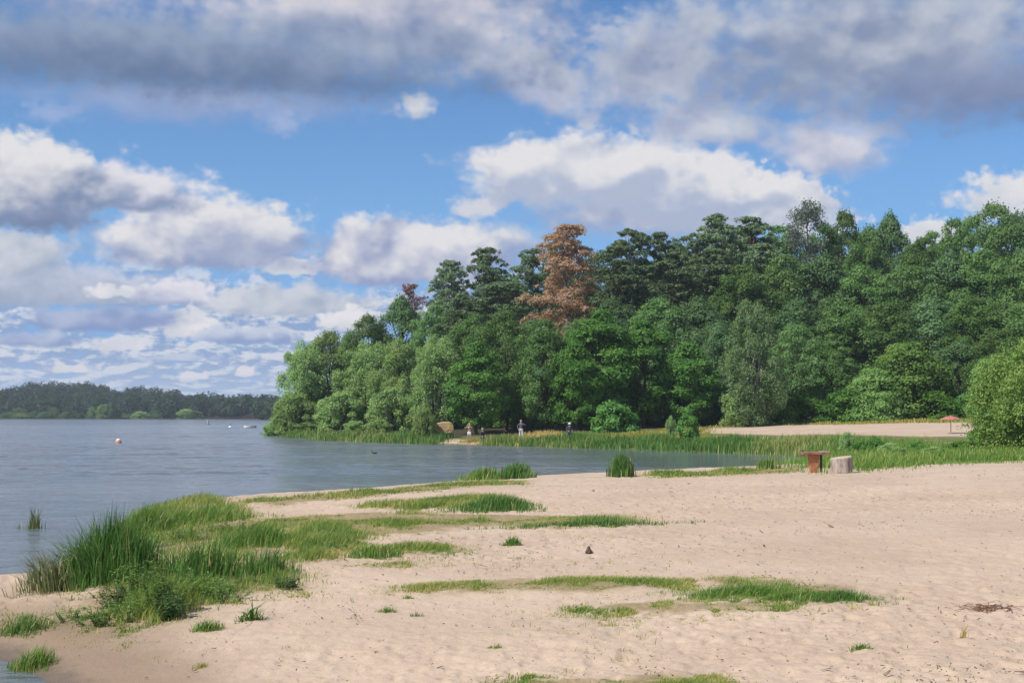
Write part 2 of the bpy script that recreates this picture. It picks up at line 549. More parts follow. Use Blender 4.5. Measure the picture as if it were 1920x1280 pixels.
# land cover beyond: 1 = meadow / forest floor
P_BEACH2 = poly_world([(1300, 803), (1380, 797), (1600, 793), (1830, 789), (1900, 800), (1880, 818), (1700, 818), (1560, 815), (1420, 815), (1330, 811)])
P_LAND = poly_world([(800, 829), (850, 823), (920, 826), (960, 834), (880, 834)])
mead = sstep(GY + (fbm(GX * 0.4, GY * 0.4, 3, 9) - 0.5) * 4, 70, 76)
for P, wd in ((P_BEACH2, 1.2), (P_LAND, 0.4)):
    near = (GX > P[:, 0].min() - 4) & (GX < P[:, 0].max() + 4) & (GY > P[:, 1].min() - 8) & (GY < P[:, 1].max() + 8)
    s = sstep(poly_sd(P, GX[near], GY[near]) + (fbm(GX[near] * 0.5, GY[near] * 0.5, 3, 19) - 0.5) * 2.0 * wd, -wd, wd)
    mm = mead[near]
    mead[near] = mm * (1 - s)
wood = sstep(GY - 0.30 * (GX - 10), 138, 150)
nr, na = GX.shape
idx = np.arange(nr * na).reshape(nr, na)
Q = np.stack([idx[:-1, :-1], idx[:-1, 1:], idx[1:, 1:], idx[1:, :-1]], -1).reshape(-1, 4)
me = quad_mesh('ground', np.stack([GX, GY, GZ], -1).reshape(-1, 3), Q[:, ::-1], smooth=True,
               vert_attr={'turf': turf.ravel(), 'meadow': mead.ravel(), 'wood': wood.ravel(), 'shore': GD.ravel()})
# drop faces that would be degenerate is not needed: the ring starts half a metre out
mat, q, out = new_mat('sand_and_soil')
geo = q.n('ShaderNodeNewGeometry')


def attr(q, name, typ='GEOMETRY'):
    nd = q.n('ShaderNodeAttribute', attribute_name=name, attribute_type=typ)
    return nd.outputs['Fac']


pos = geo.outputs['Position']
sp = q.n('ShaderNodeSeparateXYZ')
q.put(sp.inputs[0], pos)
n1 = q.noise(pos, 0.35, 5, 0.6)
n2 = q.noise(pos, 5.0, 5, 0.65)
n3 = q.noise(pos, 60.0, 3, 0.7)
c = q.mix(q.smooth(n1, 0.3, 0.7), (0.448, 0.336, 0.243), (0.522, 0.402, 0.297))
c = q.mix(q.m('MULTIPLY', q.smooth(n2, 0.5, 0.75), 0.35), c, (0.53, 0.42, 0.315))
c = q.mix(q.m('MULTIPLY', q.smooth(n3, 0.55, 0.8), 0.35), c, (0.34, 0.24, 0.16))
n4 = q.noise(pos, 24.0, 3, 0.7)
c = q.mix(q.m('MULTIPLY', q.smooth(n4, 0.55, 0.70), 0.50), c, (0.27, 0.195, 0.14))
# specks of litter: bark, dry stems
lit = q.noise(q.comb(q.m('MULTIPLY', sp.outputs[0], 9.0), q.m('MULTIPLY', sp.outputs[1], 22.0), 0.0), 1.0, 3, 0.6, 0.4)
c = q.mix(q.m('MULTIPLY', q.smooth(lit, 0.64, 0.72), 0.6), c, (0.22, 0.155, 0.105))
turf_a = attr(q, 'turf')
tn = q.noise(pos, 14.0, 4, 0.65)
tc_ = q.mix(q.smooth(tn, 0.35, 0.65), (0.20, 0.165, 0.075), (0.36, 0.26, 0.15))
c = q.mix(q.m('MULTIPLY', turf_a, q.smooth(q.m('ADD', q.m('MULTIPLY', tn, 0.8), q.m('MULTIPLY', turf_a, 0.35)), 0.45, 0.75)), c, tc_)
# damp sand at the water's edge
sh = attr(q, 'shore')
shw = q.m('MULTIPLY', sh, q.lin(q.smooth(sp.outputs[0], -2.6, -4.2), 0, 1, 1.0, 0.55))
wet = q.smooth(q.m('ADD', shw, q.m('MULTIPLY', q.m('SUBTRACT', n1, 0.5), 1.6)), 1.9, 0.25)
wet = q.m('MULTIPLY', wet, q.smooth(sp.outputs[1], 48.0, 22.0))
c = q.mix(q.m('MULTIPLY', wet, 0.85), c, (0.235, 0.165, 0.11))
wet2 = q.smooth(q.m('ADD', sh, q.m('MULTIPLY', q.m('SUBTRACT', n2, 0.5), 0.5)), 0.5, 0.05)
c = q.mix(q.m('MULTIPLY', wet2, 0.8), c, (0.13, 0.10, 0.07))
md = attr(q, 'meadow')
mn = q.noise(pos, 0.8, 5, 0.65)
mc = q.mix(q.smooth(mn, 0.35, 0.65), (0.085, 0.115, 0.028), (0.20, 0.19, 0.06))
c = q.mix(md, c, mc)
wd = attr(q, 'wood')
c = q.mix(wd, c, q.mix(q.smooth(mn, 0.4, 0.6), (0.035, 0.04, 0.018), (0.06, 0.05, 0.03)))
bs = q.n('ShaderNodeBsdfPrincipled')
q.put(bs.inputs['Base Color'], c)
q.put(bs.inputs['Roughness'], q.m('SUBTRACT', 0.95, q.m('MULTIPLY', wet2, 0.5)))
bs.inputs['Specular IOR Level'].default_value = 0.25
bm_ = q.n('ShaderNodeBump')
bm_.inputs['Strength'].default_value = 0.55
bm_.inputs['Distance'].default_value = 0.032
bh = q.m('ADD', q.m('MULTIPLY', q.noise(pos, 11.0, 5, 0.6), 1.0), q.m('MULTIPLY', q.noise(pos, 70.0, 2, 0.6), 0.25))
q.put(bm_.inputs['Height'], bh)
q.put(bs.inputs['Normal'], bm_.outputs[0])
q.t.links.new(bs.outputs[0], out.inputs[0])
ground = link('ground', me, mat)
tag(ground, 'pale trampled sandy beach rising into meadow and wooded hill', 'ground', kind='structure')

# ---- the lake
mat, q, out = new_mat('lake_water')
geo = q.n('ShaderNodeNewGeometry')
pos = geo.outputs['Position']
sp = q.n('ShaderNodeSeparateXYZ')
q.put(sp.inputs[0], pos)
wx, wy = sp.outputs[0], sp.outputs[1]
big = q.noise(q.comb(q.m('MULTIPLY', wx, 0.03), q.m('MULTIPLY', wy, 0.13), 0.0), 1.0, 5, 0.6, 0.5)
w0 = q.noise(q.comb(q.m('MULTIPLY', wx, 0.10), q.m('MULTIPLY', wy, 0.42), 2.0), 1.0, 3, 0.55, 0.5)
w1 = q.noise(q.comb(q.m('MULTIPLY', wx, 0.55), q.m('MULTIPLY', wy, 1.6), 0.0), 1.0, 4, 0.6, 0.4)
w2 = q.noise(q.comb(q.m('MULTIPLY', wx, 2.4), q.m('MULTIPLY', wy, 6.0), 4.0), 1.0, 4, 0.6, 0.2)
hgt = q.m('ADD', q.m('ADD', q.m('MULTIPLY', w0, 1.1), q.m('MULTIPLY', w1, 0.75)), q.m('MULTIPLY', w2, 0.16))
bmp = q.n('ShaderNodeBump')
bmp.inputs['Distance'].default_value = 0.35
q.put(bmp.inputs['Strength'], q.m('MULTIPLY', q.lin(big, 0.3, 0.7, 0.55, 1.0), attr(q, 'chop')))
q.put(bmp.inputs['Height'], hgt)
bs = q.n('ShaderNodeBsdfPrincipled')
q.put(bs.inputs['Base Color'], q.mix(q.smooth(big, 0.35, 0.65), (0.115, 0.14, 0.15), (0.15, 0.175, 0.185)))
bs.inputs['Roughness'].default_value = 0.12
bs.inputs['IOR'].default_value = 1.33
q.put(bs.inputs['Normal'], bmp.outputs[0])
q.t.links.new(bs.outputs[0], out.inputs[0])
wr = np.concatenate([np.geomspace(3, 12, 30)[:-1], np.geomspace(12, 420, 1150)[:-1], np.geomspace(420, 1480, 60)])
wa = np.concatenate([np.linspace(-PI, -0.44, 50)[:-1], np.linspace(-0.44, 0.27, 640)[:-1], np.linspace(0.27, PI, 50)])
A2, R2 = np.meshgrid(wa, wr)
WX, WY = R2 * np.sin(A2), R2 * np.cos(A2)
gust = sstep(fbm(WX * 0.025, WY * 0.07, 3, 91), 0.34, 0.62)
calm = sstep(-lake_sd(WX, WY), 0.2, 5.0)
sx1 = WX * 0.94 + WY * 0.12
WZ = (fbm(sx1 * 0.55, WY * 1.25, 3, 92) - 0.5) * 0.115 + (fbm(sx1 * 0.16, WY * 0.50, 2, 93) - 0.5) * 0.13 + (vnoise(sx1 * 1.7, WY * 3.6, 94) - 0.5) * 0.022
chop = 1 - 0.85 * sstep(WX + 0.06 * (WY - 80), 0, 9) * sstep(WY, 56, 74)      # the sheltered inlet lies stiller
chop = chop * (1 - 0.5 * sstep(6 - (-lake_sd(WX, WY)), 0, 6) * sstep(WY, 90, 110))
WZ = WZ * 1.35 * chop * (0.35 + 0.65 * gust) * (0.25 + 0.75 * calm) * (1 - sstep(R2, 330, 420))
wi = np.arange(A2.size).reshape(A2.shape)
wq = np.stack([wi[:-1, :-1], wi[1:, :-1], wi[1:, 1:], wi[:-1, 1:]], -1).reshape(-1, 4)
me = quad_mesh('lake_water', np.stack([WX, WY, WZ], -1).reshape(-1, 3), wq[:, ::-1], smooth=True, vert_attr={'chop': chop.ravel()})
lake = link('lake_water', me, mat)
tag(lake, 'grey blue rippled lake between the beach and the far wood', 'water', kind='structure')


# ================================================================== trees
def leaf_mat(name, ca, cb, cc=None, trans=0.38, var=0.30):
    m, q, out = new_mat(name)
    a = q.n('ShaderNodeAttribute', attribute_name='tint')
    oi = q.n('ShaderNodeObjectInfo')
    c = q.mix(a.outputs['Fac'], ca, cb)
    if cc is not None:
        c = q.mix(q.smooth(a.outputs['Fac'], 0.9, 1.0), c, cc)
    hv = q.n('ShaderNodeHueSaturation')
    q.put(hv.inputs['Hue'], q.lin(oi.outputs['Random'], 0, 1, 0.5 - 0.008, 0.5 + 0.010))
    q.put(hv.inputs['Saturation'], q.lin(oi.outputs['Random'], 0, 1, 1.05, 0.9))
    q.put(hv.inputs['Value'], q.lin(oi.outputs['Random'], 0, 1, 1 - var, 1 + var))
    q.put(hv.inputs['Color'], c)
    d = q.n('ShaderNodeBsdfPrincipled')
    q.put(d.inputs['Base Color'], hv.outputs[0])
    d.inputs['Roughness'].default_value = 0.55
    d.inputs['Specular IOR Level'].default_value = 0.25
    t = q.n('ShaderNodeBsdfTranslucent')
    q.put(t.inputs[0], q.mix(1.0, hv.outputs[0], (1.1, 1.15, 0.55), 'MULTIPLY'))
    ms = q.n('ShaderNodeMixShader')
    ms.inputs[0].default_value = trans
    q.t.links.new(d.outputs[0], ms.inputs[1])
    q.t.links.new(t.outputs[0], ms.inputs[2])
    q.t.links.new(ms.outputs[0], out.inputs[0])
    return m


def bark_mat(name, ca, cb, scale=6.0):
    m, q, out = new_mat(name)
    tcn = q.n('ShaderNodeTexCoord')
    mp = q.n('ShaderNodeMapping')
    mp.inputs['Scale'].default_value = (1, 1, 0.25)
    q.put(mp.inputs['Vector'], tcn.outputs['Object'])
    n = q.noise(mp.outputs[0], scale, 5, 0.65, 0.6)
    d = q.n('ShaderNodeBsdfPrincipled')
    q.put(d.inputs['Base Color'], q.mix(q.smooth(n, 0.35, 0.65), ca, cb))
    d.inputs['Roughness'].default_value = 0.9
    b = q.n('ShaderNodeBump')
    b.inputs['Strength'].default_value = 0.6
    b.inputs['Distance'].default_value = 0.03
    q.put(b.inputs['Height'], n)
    q.put(d.inputs['Normal'], b.outputs[0])
    q.t.links.new(d.outputs[0], out.inputs[0])
    return m


def unit(v):
    return v / (np.linalg.norm(v, axis=-1, keepdims=True) + 1e-9)


def rand_dir(n, g):
    return unit(g.normal(size=(n, 3)))


def leaf_quads(c, nrm, size, aspect, g, along=None):
    """rhombic leaf sprays: centre, normal, half length, width ratio"""
    n = len(c)
    t = rand_dir(n, g) if along is None else along
    t = unit(t - (t * nrm).sum(-1, keepdims=True) * nrm * (1.0 if along is None else 0.0))
    b = unit(np.cross(nrm, t))
    s = np.broadcast_to(np.asarray(size), (n,))[:, None]
    co = np.stack([c - t * s, c + b * s * aspect, c + t * s, c - b * s * aspect], 1)
    return co.reshape(-1, 3)


def leaves_mesh(name, co, tint):
    n = len(co) // 4
    return quad_mesh(name, co, np.arange(n * 4).reshape(n, 4), face_attr={'tint': tint})


def tubes_mesh(name, segs, sides=7):
    """tapered bent tubes: list of (list of points, list of radii)"""
    V, F, o = [], [], 0
    for pts, rad in segs:
        pts = [np.array(p, float) for p in pts]
        for i, p in enumerate(pts):
            d = pts[min(i + 1, len(pts) - 1)] - pts[max(i - 1, 0)]
            d = d / (np.linalg.norm(d) + 1e-9)
            ref = np.array([1, 0, 0]) if abs(d[0]) < 0.8 else np.array([0, 1, 0])
            a = np.cross(d, ref)
            a /= np.linalg.norm(a)
            b = np.cross(d, a)
            for k in range(sides):
                th = 2 * PI * k / sides
                V.append(p + rad[i] * (a * math.cos(th) + b * math.sin(th)))
        for i in range(len(pts) - 1):
            for k in range(sides):
                F.append((o + i * sides + k, o + i * sides + (k + 1) % sides, o + (i + 1) * sides + (k + 1) % sides, o + (i + 1) * sides + k))
        o += len(pts) * sides
    return quad_mesh(name, np.array(V), np.array(F), smooth=True)


def bend(a, b, g, n=5, wob=0.06):
    a, b = np.array(a, float), np.array(b, float)
    L = np.linalg.norm(b - a)
    off = g.normal(size=3) * wob * L
    return [a + (b - a) * t + off * math.sin(t * PI) for t in np.linspace(0, 1, n)]


def broad(seed, H=16.0, Rr=5.0, base=0.10, lobes=95, per=230, leaf=0.19, flat=0.72, top_pow=0.8, lobe_r=(0.20, 0.34), shape='round', up=0.45):
    """a broadleaf crown of many leafy boughs with gaps, on a trunk with limbs"""
    g = np.random.default_rng(seed)
    C, Rl = [], []
    zc0, zc1 = base * H, H
    hc = zc1 - zc0
    for i in range(lobes):
        th = g.uniform(0, 2 * PI)
        t = g.uniform(0.02, 0.98) if shape != 'dome' else g.uniform(0.0, 0.97) ** 1.1
        if shape == 'round':
            prof = math.sin(PI * min(1, (t * 0.86 + 0.14))) ** top_pow
        elif shape == 'cone':
            prof = (1 - t) ** 0.75 * min(1, 0.55 + t * 3) + 0.05
        elif shape == 'dome':
            prof = math.sqrt(max(0, 1 - t * t)) * (0.92 + 0.08 * t)
        else:
            prof = (math.sin(PI * min(1, t * 0.8 + 0.2))) ** 0.5
        rr = Rr * prof * (1 - 0.55 * g.random() ** 2.2) * (1 + 0.16 * math.sin(3 * th + seed) + 0.10 * math.sin(5 * th + 2 * seed))
        lr = Rr * g.uniform(*lobe_r) * (0.75 + 0.35 * prof)
        rr = max(0, rr - lr * 0.55)
        C.append((rr * math.cos(th), rr * math.sin(th), zc0 + t * hc - lr * 0.35 * (t > 0.8)))
        Rl.append(lr)
    C, Rl = np.array(C), np.array(Rl)
    cnt = np.maximum(40, (per * (Rl / Rl.mean()) ** 2).astype(int))
    ids = np.repeat(np.arange(lobes), cnt)
    n = len(ids)
    d = rand_dir(n, g)
    d[:, 2] = np.where((d[:, 2] < -0.1) & (g.random(n) < 0.65), -d[:, 2], d[:, 2])
    out = unit(C - np.array([0, 0, zc0 + hc * 0.45]))[ids]
    fl = (d * out).sum(-1) < -0.25
    d[fl] = d[fl] - 2 * (d[fl] * out[fl]).sum(-1, keepdims=True) * out[fl]
    rad = Rl[ids] * (0.55 + 0.5 * g.random(n) ** 0.5)
    rad = np.where(g.random(n) < 0.16, rad * 1.28, rad)
    rad *= 1 + 0.28 * np.sin(d[:, 0] * 7 + ids) * np.sin(d[:, 1] * 8 + ids * 2)
    p = C[ids] + d * rad[:, None] * np.array([1, 1, flat])
    p[:, 2] = np.maximum(p[:, 2], 0.02 * H)
    nrm = unit(d * 0.9 + np.array([0, 0, up]) + g.normal(size=(n, 3)) * 0.38)
    s = leaf * g.uniform(0.6, 1.35, n)
    lt = g.random(lobes) * 0.55
    tint = np.clip(lt[ids] + g.random(n) * 0.45, 0, 1)
    crown = leaves_mesh('crown', leaf_quads(p, nrm, s, 0.62, g), tint)
    segs = [(bend((0, 0, -0.4), (g.normal() * 0.3, g.normal() * 0.3, H * 0.8), g, 8, 0.02), list(np.linspace(0.30, 0.05, 8) * Rr / 5))]
    segs[0][1][0] *= 1.5
    for i in g.choice(lobes, min(22, lobes), replace=False):
        z0 = min(max(0.12 * H, C[i][2] - 0.22 * H), 0.7 * H)
        segs.append((bend((0, 0, z0), C[i], g, 5, 0.08), list(np.linspace(0.11, 0.03, 5) * Rr / 5)))
    return crown, tubes_mesh('trunk', segs), H, Rr


def willow(seed, H=13.0, Rr=5.0, lobes=130, per=270, leaf=0.14):
    """silvery crown of upswept boughs with drooping sprays, leafy to the ground"""
    g = np.random.default_rng(seed)
    C, Rl = [], []
    for i in range(lobes):
        th = g.uniform(0, 2 * PI)
        t = g.uniform(0.03, 0.96)
        prof = math.sin(PI * (0.20 + 0.78 * t)) ** 0.6
        rr = Rr * prof * (1 - 0.5 * g.random() ** 2.0) * (1 + 0.14 * math.sin(4 * th + seed))
        lr = Rr * g.uniform(0.16, 0.30)
        C.append((max(0, rr - lr * 0.5) * math.cos(th), max(0, rr - lr * 0.5) * math.sin(th), t * H - 0.3 * lr))
        Rl.append(lr)
    C, Rl = np.array(C), np.array(Rl)
    ids = np.repeat(np.arange(lobes), per)
    n = len(ids)
    d = rand_dir(n, g)
    d[:, 2] = np.where((d[:, 2] < 0) & (g.random(n) < 0.5), -d[:, 2], d[:, 2])
    rad = Rl[ids] * (0.5 + 0.6 * g.random(n))
    p = C[ids] + d * rad[:, None] * np.array([0.85, 0.85, 1.15])
    p[:, 2] = np.maximum(p[:, 2], 0.05)
    out = unit(np.stack([p[:, 0], p[:, 1], 0 * p[:, 0]], -1))
    along = unit(out * 0.5 + np.array([0, 0, -0.5]) + g.normal(size=(n, 3)) * 0.55)
    nr_ = d * 0.9 + np.array([0, 0, 0.35]) + g.normal(size=(n, 3)) * 0.4
    nr_ = unit(nr_ - (nr_ * along).sum(-1, keepdims=True) * along)
    s = leaf * g.uniform(0.6, 1.5, n)
    tint = np.clip((g.random(lobes) * 0.5)[ids] + g.random(n) * 0.5, 0, 1)
    crown = leaves_mesh('crown', leaf_quads(p, nr_, s, 0.42, g, along), tint)
    segs = []
    for k in range(4):
        th = k * 1.6 + g.random()
        segs.append((bend((0.25 * math.cos(th), 0.25 * math.sin(th), -0.3), (Rr * 0.4 * math.cos(th), Rr * 0.4 * math.sin(th), H * 0.75), g, 7, 0.06), list(np.linspace(0.26, 0.04, 7))))
    for i in g.choice(lobes, 16, replace=False):
        segs.append((bend((0, 0, max(0.5, C[i][2] - 0.25 * H)), C[i], g, 5, 0.08), list(np.linspace(0.09, 0.025, 5))))
    return crown, tubes_mesh('trunk', segs), H, Rr


def pine(seed, H=20.0, Rr=4.0, base=0.38, pads=110, per=260, leaf=0.17, dead=False, crowns=1.0, droop=0.0):
    """Scots pine: layered flat pads of needles on a tall bare trunk"""
    g = np.random.default_rng(seed)
    C, Rl = [], []
    for i in range(pads):
        t = (i + g.random()) / pads
        th = g.uniform(0, 2 * PI)
        if dead:
            prof = (1 - t) ** 0.45 * min(1, 0.72 + t * 2) * (1 + 0.30 * math.sin(th + 2.2 + 5 * t) + 0.14 * math.sin(11 * t + 2 * th)) + 0.08
        else:
            prof = min(1.0, 0.70 + 1.3 * t) * math.sqrt(max(0.0, 1 - t ** 3.5)) + 0.10
        lr = Rr * g.uniform(0.24, 0.42) * (1.15 - 0.45 * t)
        rr = max(0, Rr * prof * (1 - 0.65 * g.random() ** 1.6) * (1 + 0.2 * math.sin(2 * th + seed)) - lr * 0.4)
        z = H * (base + (1 - base) * t) - (0.10 * rr if not dead else -0.05 * rr) + g.normal() * 0.25
        C.append((rr * math.cos(th), rr * math.sin(th), min(z, H - 0.3)))
        Rl.append(lr)
    C, Rl = np.array(C), np.array(Rl)
    if dead:
        per = int(per * 0.8)
    ids = np.repeat(np.arange(pads), per)
    n = len(ids)
    # each pad is made of smaller tufts
    tuf = rand_dir(pads * 9, g).reshape(pads, 9, 3)
    tuf[:, :, 2] = np.abs(tuf[:, :, 2]) * 0.8
    tk = g.integers(0, 9, n)
    ctr = C[ids] + tuf[ids, tk] * Rl[ids][:, None] * np.array([0.85, 0.85, 0.55])
    d = rand_dir(n, g)
    d[:, 2] = np.where((d[:, 2] < 0) & (g.random(n) < 0.6), -d[:, 2], d[:, 2])
    p = ctr + d * (Rl[ids] * 0.36 * (0.35 + 0.75 * g.random(n)))[:, None] * np.array([1, 1, 0.75])
    if droop:
        hr = np.hypot(p[:, 0], p[:, 1])
        p[:, 2] -= droop * hr * hr / Rr
    along = rand_dir(n, g) + np.array([0, 0, 0.35])
    nr_ = unit(d * 0.9 + np.array([0, 0, 0.45]) + g.normal(size=(n, 3)) * 0.35)
    along = unit(along - (along * nr_).sum(-1, keepdims=True) * nr_)
    s = leaf * g.uniform(0.6, 1.4, n)
    tint = np.clip((g.random(pads) * 0.5)[ids] + g.random(n) * 0.5, 0, 1)
    crown = leaves_mesh('crown', leaf_quads(p, nr_, s, 0.40, g, along), tint)
    segs = [(bend((0, 0, -0.4), (g.normal() * 0.4, g.normal() * 0.4, H * 0.96), g, 9, 0.015), list(np.linspace(0.28, 0.04, 9)))]
    for i in range(0, pads, 2):
        z0 = max(H * base * 0.9, C[i][2] - 0.12 * H * (0.4 if dead else 1))
        segs.append((bend((0, 0, z0), C[i] - np.array([0, 0, Rl[i] * 0.1 + droop * (C[i][0] ** 2 + C[i][1] ** 2) / Rr]), g, 4, 0.07), list(np.linspace(0.075, 0.02, 4))))
    for k in range(7):      # dead snags below the crown
        th = g.uniform(0, 2 * PI)
        z0 = H * g.uniform(base * 0.55, base * 1.1)
        L = g.uniform(0.8, 2.0)
        segs.append((bend((0, 0, z0), (L * math.cos(th), L * math.sin(th), z0 + g.uniform(-0.2, 0.4)), g, 3, 0.1), [0.05, 0.035, 0.015]))
    return crown, tubes_mesh('trunk', segs), H, Rr


def snag(seed, H=18.0, Rr=3.0):
    """a thin half dead conifer with bare grey upturned boughs"""
    g = np.random.default_rng(seed)
    segs = [(bend((0, 0, -0.4), (0.3, 0, H * 0.97), g, 8, 0.02), list(np.linspace(0.22, 0.03, 8)))]
    P = []
    for i in range(46):
        t = g.uniform(0.3, 1.0)
        th = g.uniform(0, 2 * PI)
        L = Rr * (1.15 - 0.65 * t) * g.uniform(0.5, 1.1)
        a = np.array([0.3 * t, 0, H * t * 0.95])
        b = a + np.array([L * math.cos(th), L * math.sin(th), L * g.uniform(0.4, 1.3)])
        pts = bend(a, b, g, 5, 0.08)
        segs.append((pts, list(np.linspace(0.06, 0.015, 5))))
        for k in range(3):
            e = b + g.normal(size=3) * 0.55 * np.array([1, 1, 0.8])
            segs.append((bend(pts[3], e, g, 3, 0.1), [0.03, 0.02, 0.01]))
            P.append(e)
        P.append(b)
    P = np.array(P)
    ids = np.repeat(np.arange(len(P)), 58)
    n = len(ids)
    p = P[ids] + g.normal(size=(n, 3)) * np.array([0.34, 0.34, 0.28])
    al = unit(g.normal(size=(n, 3)) + np.array([0, 0, 0.7]))
    nr_ = unit(np.cross(al, g.normal(size=(n, 3))))
    crown = leaves_mesh('crown', leaf_quads(p, nr_, 0.13 * g.uniform(0.6, 1.4, n), 0.4, g, al), g.random(n))
    return crown, tubes_mesh('trunk', segs), H, Rr


M_OAK = leaf_mat('oak_leaves', (0.090, 0.189, 0.055), (0.210, 0.339, 0.091))
M_OAKB = leaf_mat('ash_leaves', (0.076, 0.164, 0.064), (0.174, 0.292, 0.103))
M_OAKC = leaf_mat('elm_leaves', (0.093, 0.198, 0.055), (0.204, 0.354, 0.091))
M_MAPLE = leaf_mat('maple_leaves', (0.072, 0.200, 0.035), (0.171, 0.359, 0.058), (0.378, 0.507, 0.086))
M_LIME = leaf_mat('lime_leaves', (0.124, 0.247, 0.051), (0.269, 0.426, 0.101))
M_WILLOW = leaf_mat('willow_leaves', (0.199, 0.331, 0.115), (0.409, 0.556, 0.197))
M_PINE = leaf_mat('pine_needles', (0.083, 0.149, 0.067), (0.198, 0.278, 0.112), trans=0.15)
M_DEAD = leaf_mat('dead_needles', (0.42, 0.235, 0.165), (0.62, 0.40, 0.29), trans=0.42, var=0.05)
M_BIRCH = leaf_mat('birch_leaves', (0.172, 0.290, 0.130), (0.312, 0.464, 0.205))
M_GREYPINE = leaf_mat('sparse_needles', (0.072, 0.112, 0.081), (0.153, 0.180, 0.126), trans=0.15)
M_SUNBUSH = leaf_mat('bright_bush_leaves', (0.130, 0.236, 0.046), (0.279, 0.397, 0.092))
M_BARK = bark_mat('brown_bark', (0.055, 0.040, 0.028), (0.13, 0.10, 0.075))
M_PINEBARK = bark_mat('pine_bark', (0.10, 0.055, 0.035), (0.24, 0.135, 0.085))
M_GREYBARK = bark_mat('grey_bark', (0.16, 0.145, 0.125), (0.30, 0.28, 0.25))

PROTO = {}


def proto(key, parts, leafm, barkm):
    crown, trunk, H, Rr = parts
    crown.materials.append(leafm)
    trunk.materials.append(barkm)
    PROTO[key] = (crown, trunk, H, Rr)


proto('oak0', broad(20, 17, 5.2, 0.06, 130, 250, 0.15, shape='egg', lobe_r=(0.14, 0.30), flat=0.95, up=0.25), M_OAK, M_BARK)
proto('oak1', broad(21, 17, 5.2, 0.06, 95, 300, 0.165, shape='round', lobe_r=(0.16, 0.34), flat=1.0, up=0.2), M_OAKB, M_BARK)
proto('oak2', broad(22, 17, 5.2, 0.08, 150, 215, 0.145, shape='egg', lobe_r=(0.11, 0.25), flat=0.9, up=0.3), M_OAKC, M_BARK)
for i in range(2):
    proto('maple%d' % i, broad(40 + i, 14, 4.6, 0.10, 90, 250, 0.17, flat=0.62, shape='round', up=0.6), M_MAPLE, M_BARK)
for i in range(2):
    proto('willow%d' % i, willow(50 + i, 13, 4.6), M_WILLOW, M_BARK)
for i in range(3):
    proto('pine%d' % i, pine(60 + i, 20, 4.2, (0.42, 0.5, 0.36)[i]), M_PINE, M_PINEBARK)
proto('dead', pine(70, 18, 4.8, 0.10, 118, 330, 0.15, dead=True, droop=0.05), M_DEAD, M_GREYBARK)
proto('deadtop', pine(71, 15, 3.0, 0.78, 30, 110, 0.15, dead=True), leaf_mat('dead_top_needles', (0.24, 0.13, 0.12), (0.36, 0.20, 0.18), trans=0.2), M_GREYBARK)
proto('birch0', willow(80, 12, 3.6, 130, 300, 0.115), M_BIRCH, M_GREYBARK)
proto('lime0', broad(90, 9, 4.4, 0.02, 90, 230, 0.15, shape='dome'), M_LIME, M_BARK)
proto('bush0', broad(95, 3.2, 2.0, 0.0, 46, 170, 0.12, shape='dome', lobe_r=(0.24, 0.40)), M_MAPLE, M_BARK)
proto('bush1', willow(96, 3.4, 2.0, 64, 260, 0.085), M_WILLOW, M_BARK)
proto('under0', broad(94, 3.2, 2.0, 0.0, 50, 170, 0.13, shape='dome', lobe_r=(0.22, 0.38)), M_OAK, M_BARK)
proto('snag', snag(99), M_GREYPINE, M_GREYBARK)
proto('sapling', broad(97, 2.6, 1.1, 0.03, 46, 190, 0.075, shape='egg', lobe_r=(0.25, 0.42)), M_MAPLE, M_BARK)
proto('sunbush', willow(98, 5.0, 3.0, 190, 360, 0.058), M_SUNBUSH, M_BARK)


def plant(name, key, px, top, wpx, Y, label, cat='tree', group=None, rot=None, base_y=None, sink=0.1):
    """stand one tree at distance Y under photo column px, tall enough to reach photo row `top`"""
    crown, trunk, H, Rr = PROTO[key]
    d = pix_dir(px, top)
    t = Y / d[1]
    x, zt = d[0] * t, CAMZ + d[2] * t
    z0 = float(height(np.array([x]), np.array([Y]))[0]) - sink
    hh = max(zt - z0, 0.5)
    rw = 0.5 * wpx / FPX * Y
    o = bpy.data.objects.new(name, None)
    COL.objects.link(o)
    o.empty_display_size = 0.5
    o.location = (x, Y, z0)
    g = np.random.default_rng(int(px * 7 + top * 13 + Y))
    o.rotation_euler = (0, 0, g.uniform(0, 2 * PI) if rot is None else rot)
    o.scale = (rw / Rr, rw / Rr, hh / H)
    for nm, me_ in (('crown', crown), ('trunk', trunk)):
        c_ = bpy.data.objects.new(nm, me_)
        COL.objects.link(c_)
        c_.parent = o
    tag(o, label, cat, group)
    return o


# --- willows along the point (front row, left)
wg = 'willows on the wooded point'
plant('willow_tree', 'willow0', 572, 640, 104, 188, 'silvery willow at the tip of the point, nearest the open lake', group=wg)
plant('willow_tree', 'willow1', 618, 622, 120, 190, 'tall rounded silvery willow second in from the lake tip', group=wg)
plant('willow_tree', 'willow0', 692, 640, 130, 176, 'broad pale willow in the middle of the willow row', group=wg)
plant('willow_tree', 'willow1', 752, 636, 120, 168, 'pale yellowish willow right of the middle of the willow row', group=wg)
plant('willow_tree', 'willow0', 818, 630, 110, 158, 'last willow of the row, left of the dark green maple', group=wg)
plant('willow_shrub', 'bush1', 555, 742, 100, 182, 'low willow shrub hanging over the water at the tip of the point', 'shrub', 'willow shrubs at the water')
plant('willow_shrub', 'bush1', 520, 790, 60, 186, 'lowest willow shrub trailing into the lake, farthest left', 'shrub', 'willow shrubs at the water')
plant('willow_shrub', 'bush1', 640, 738, 110, 172, 'low willow shrub under the tall rounded willow', 'shrub', 'willow shrubs at the water')
plant('willow_shrub', 'bush1', 735, 730, 110, 161, 'low willow shrub behind the reeds of the point', 'shrub', 'willow shrubs at the water')
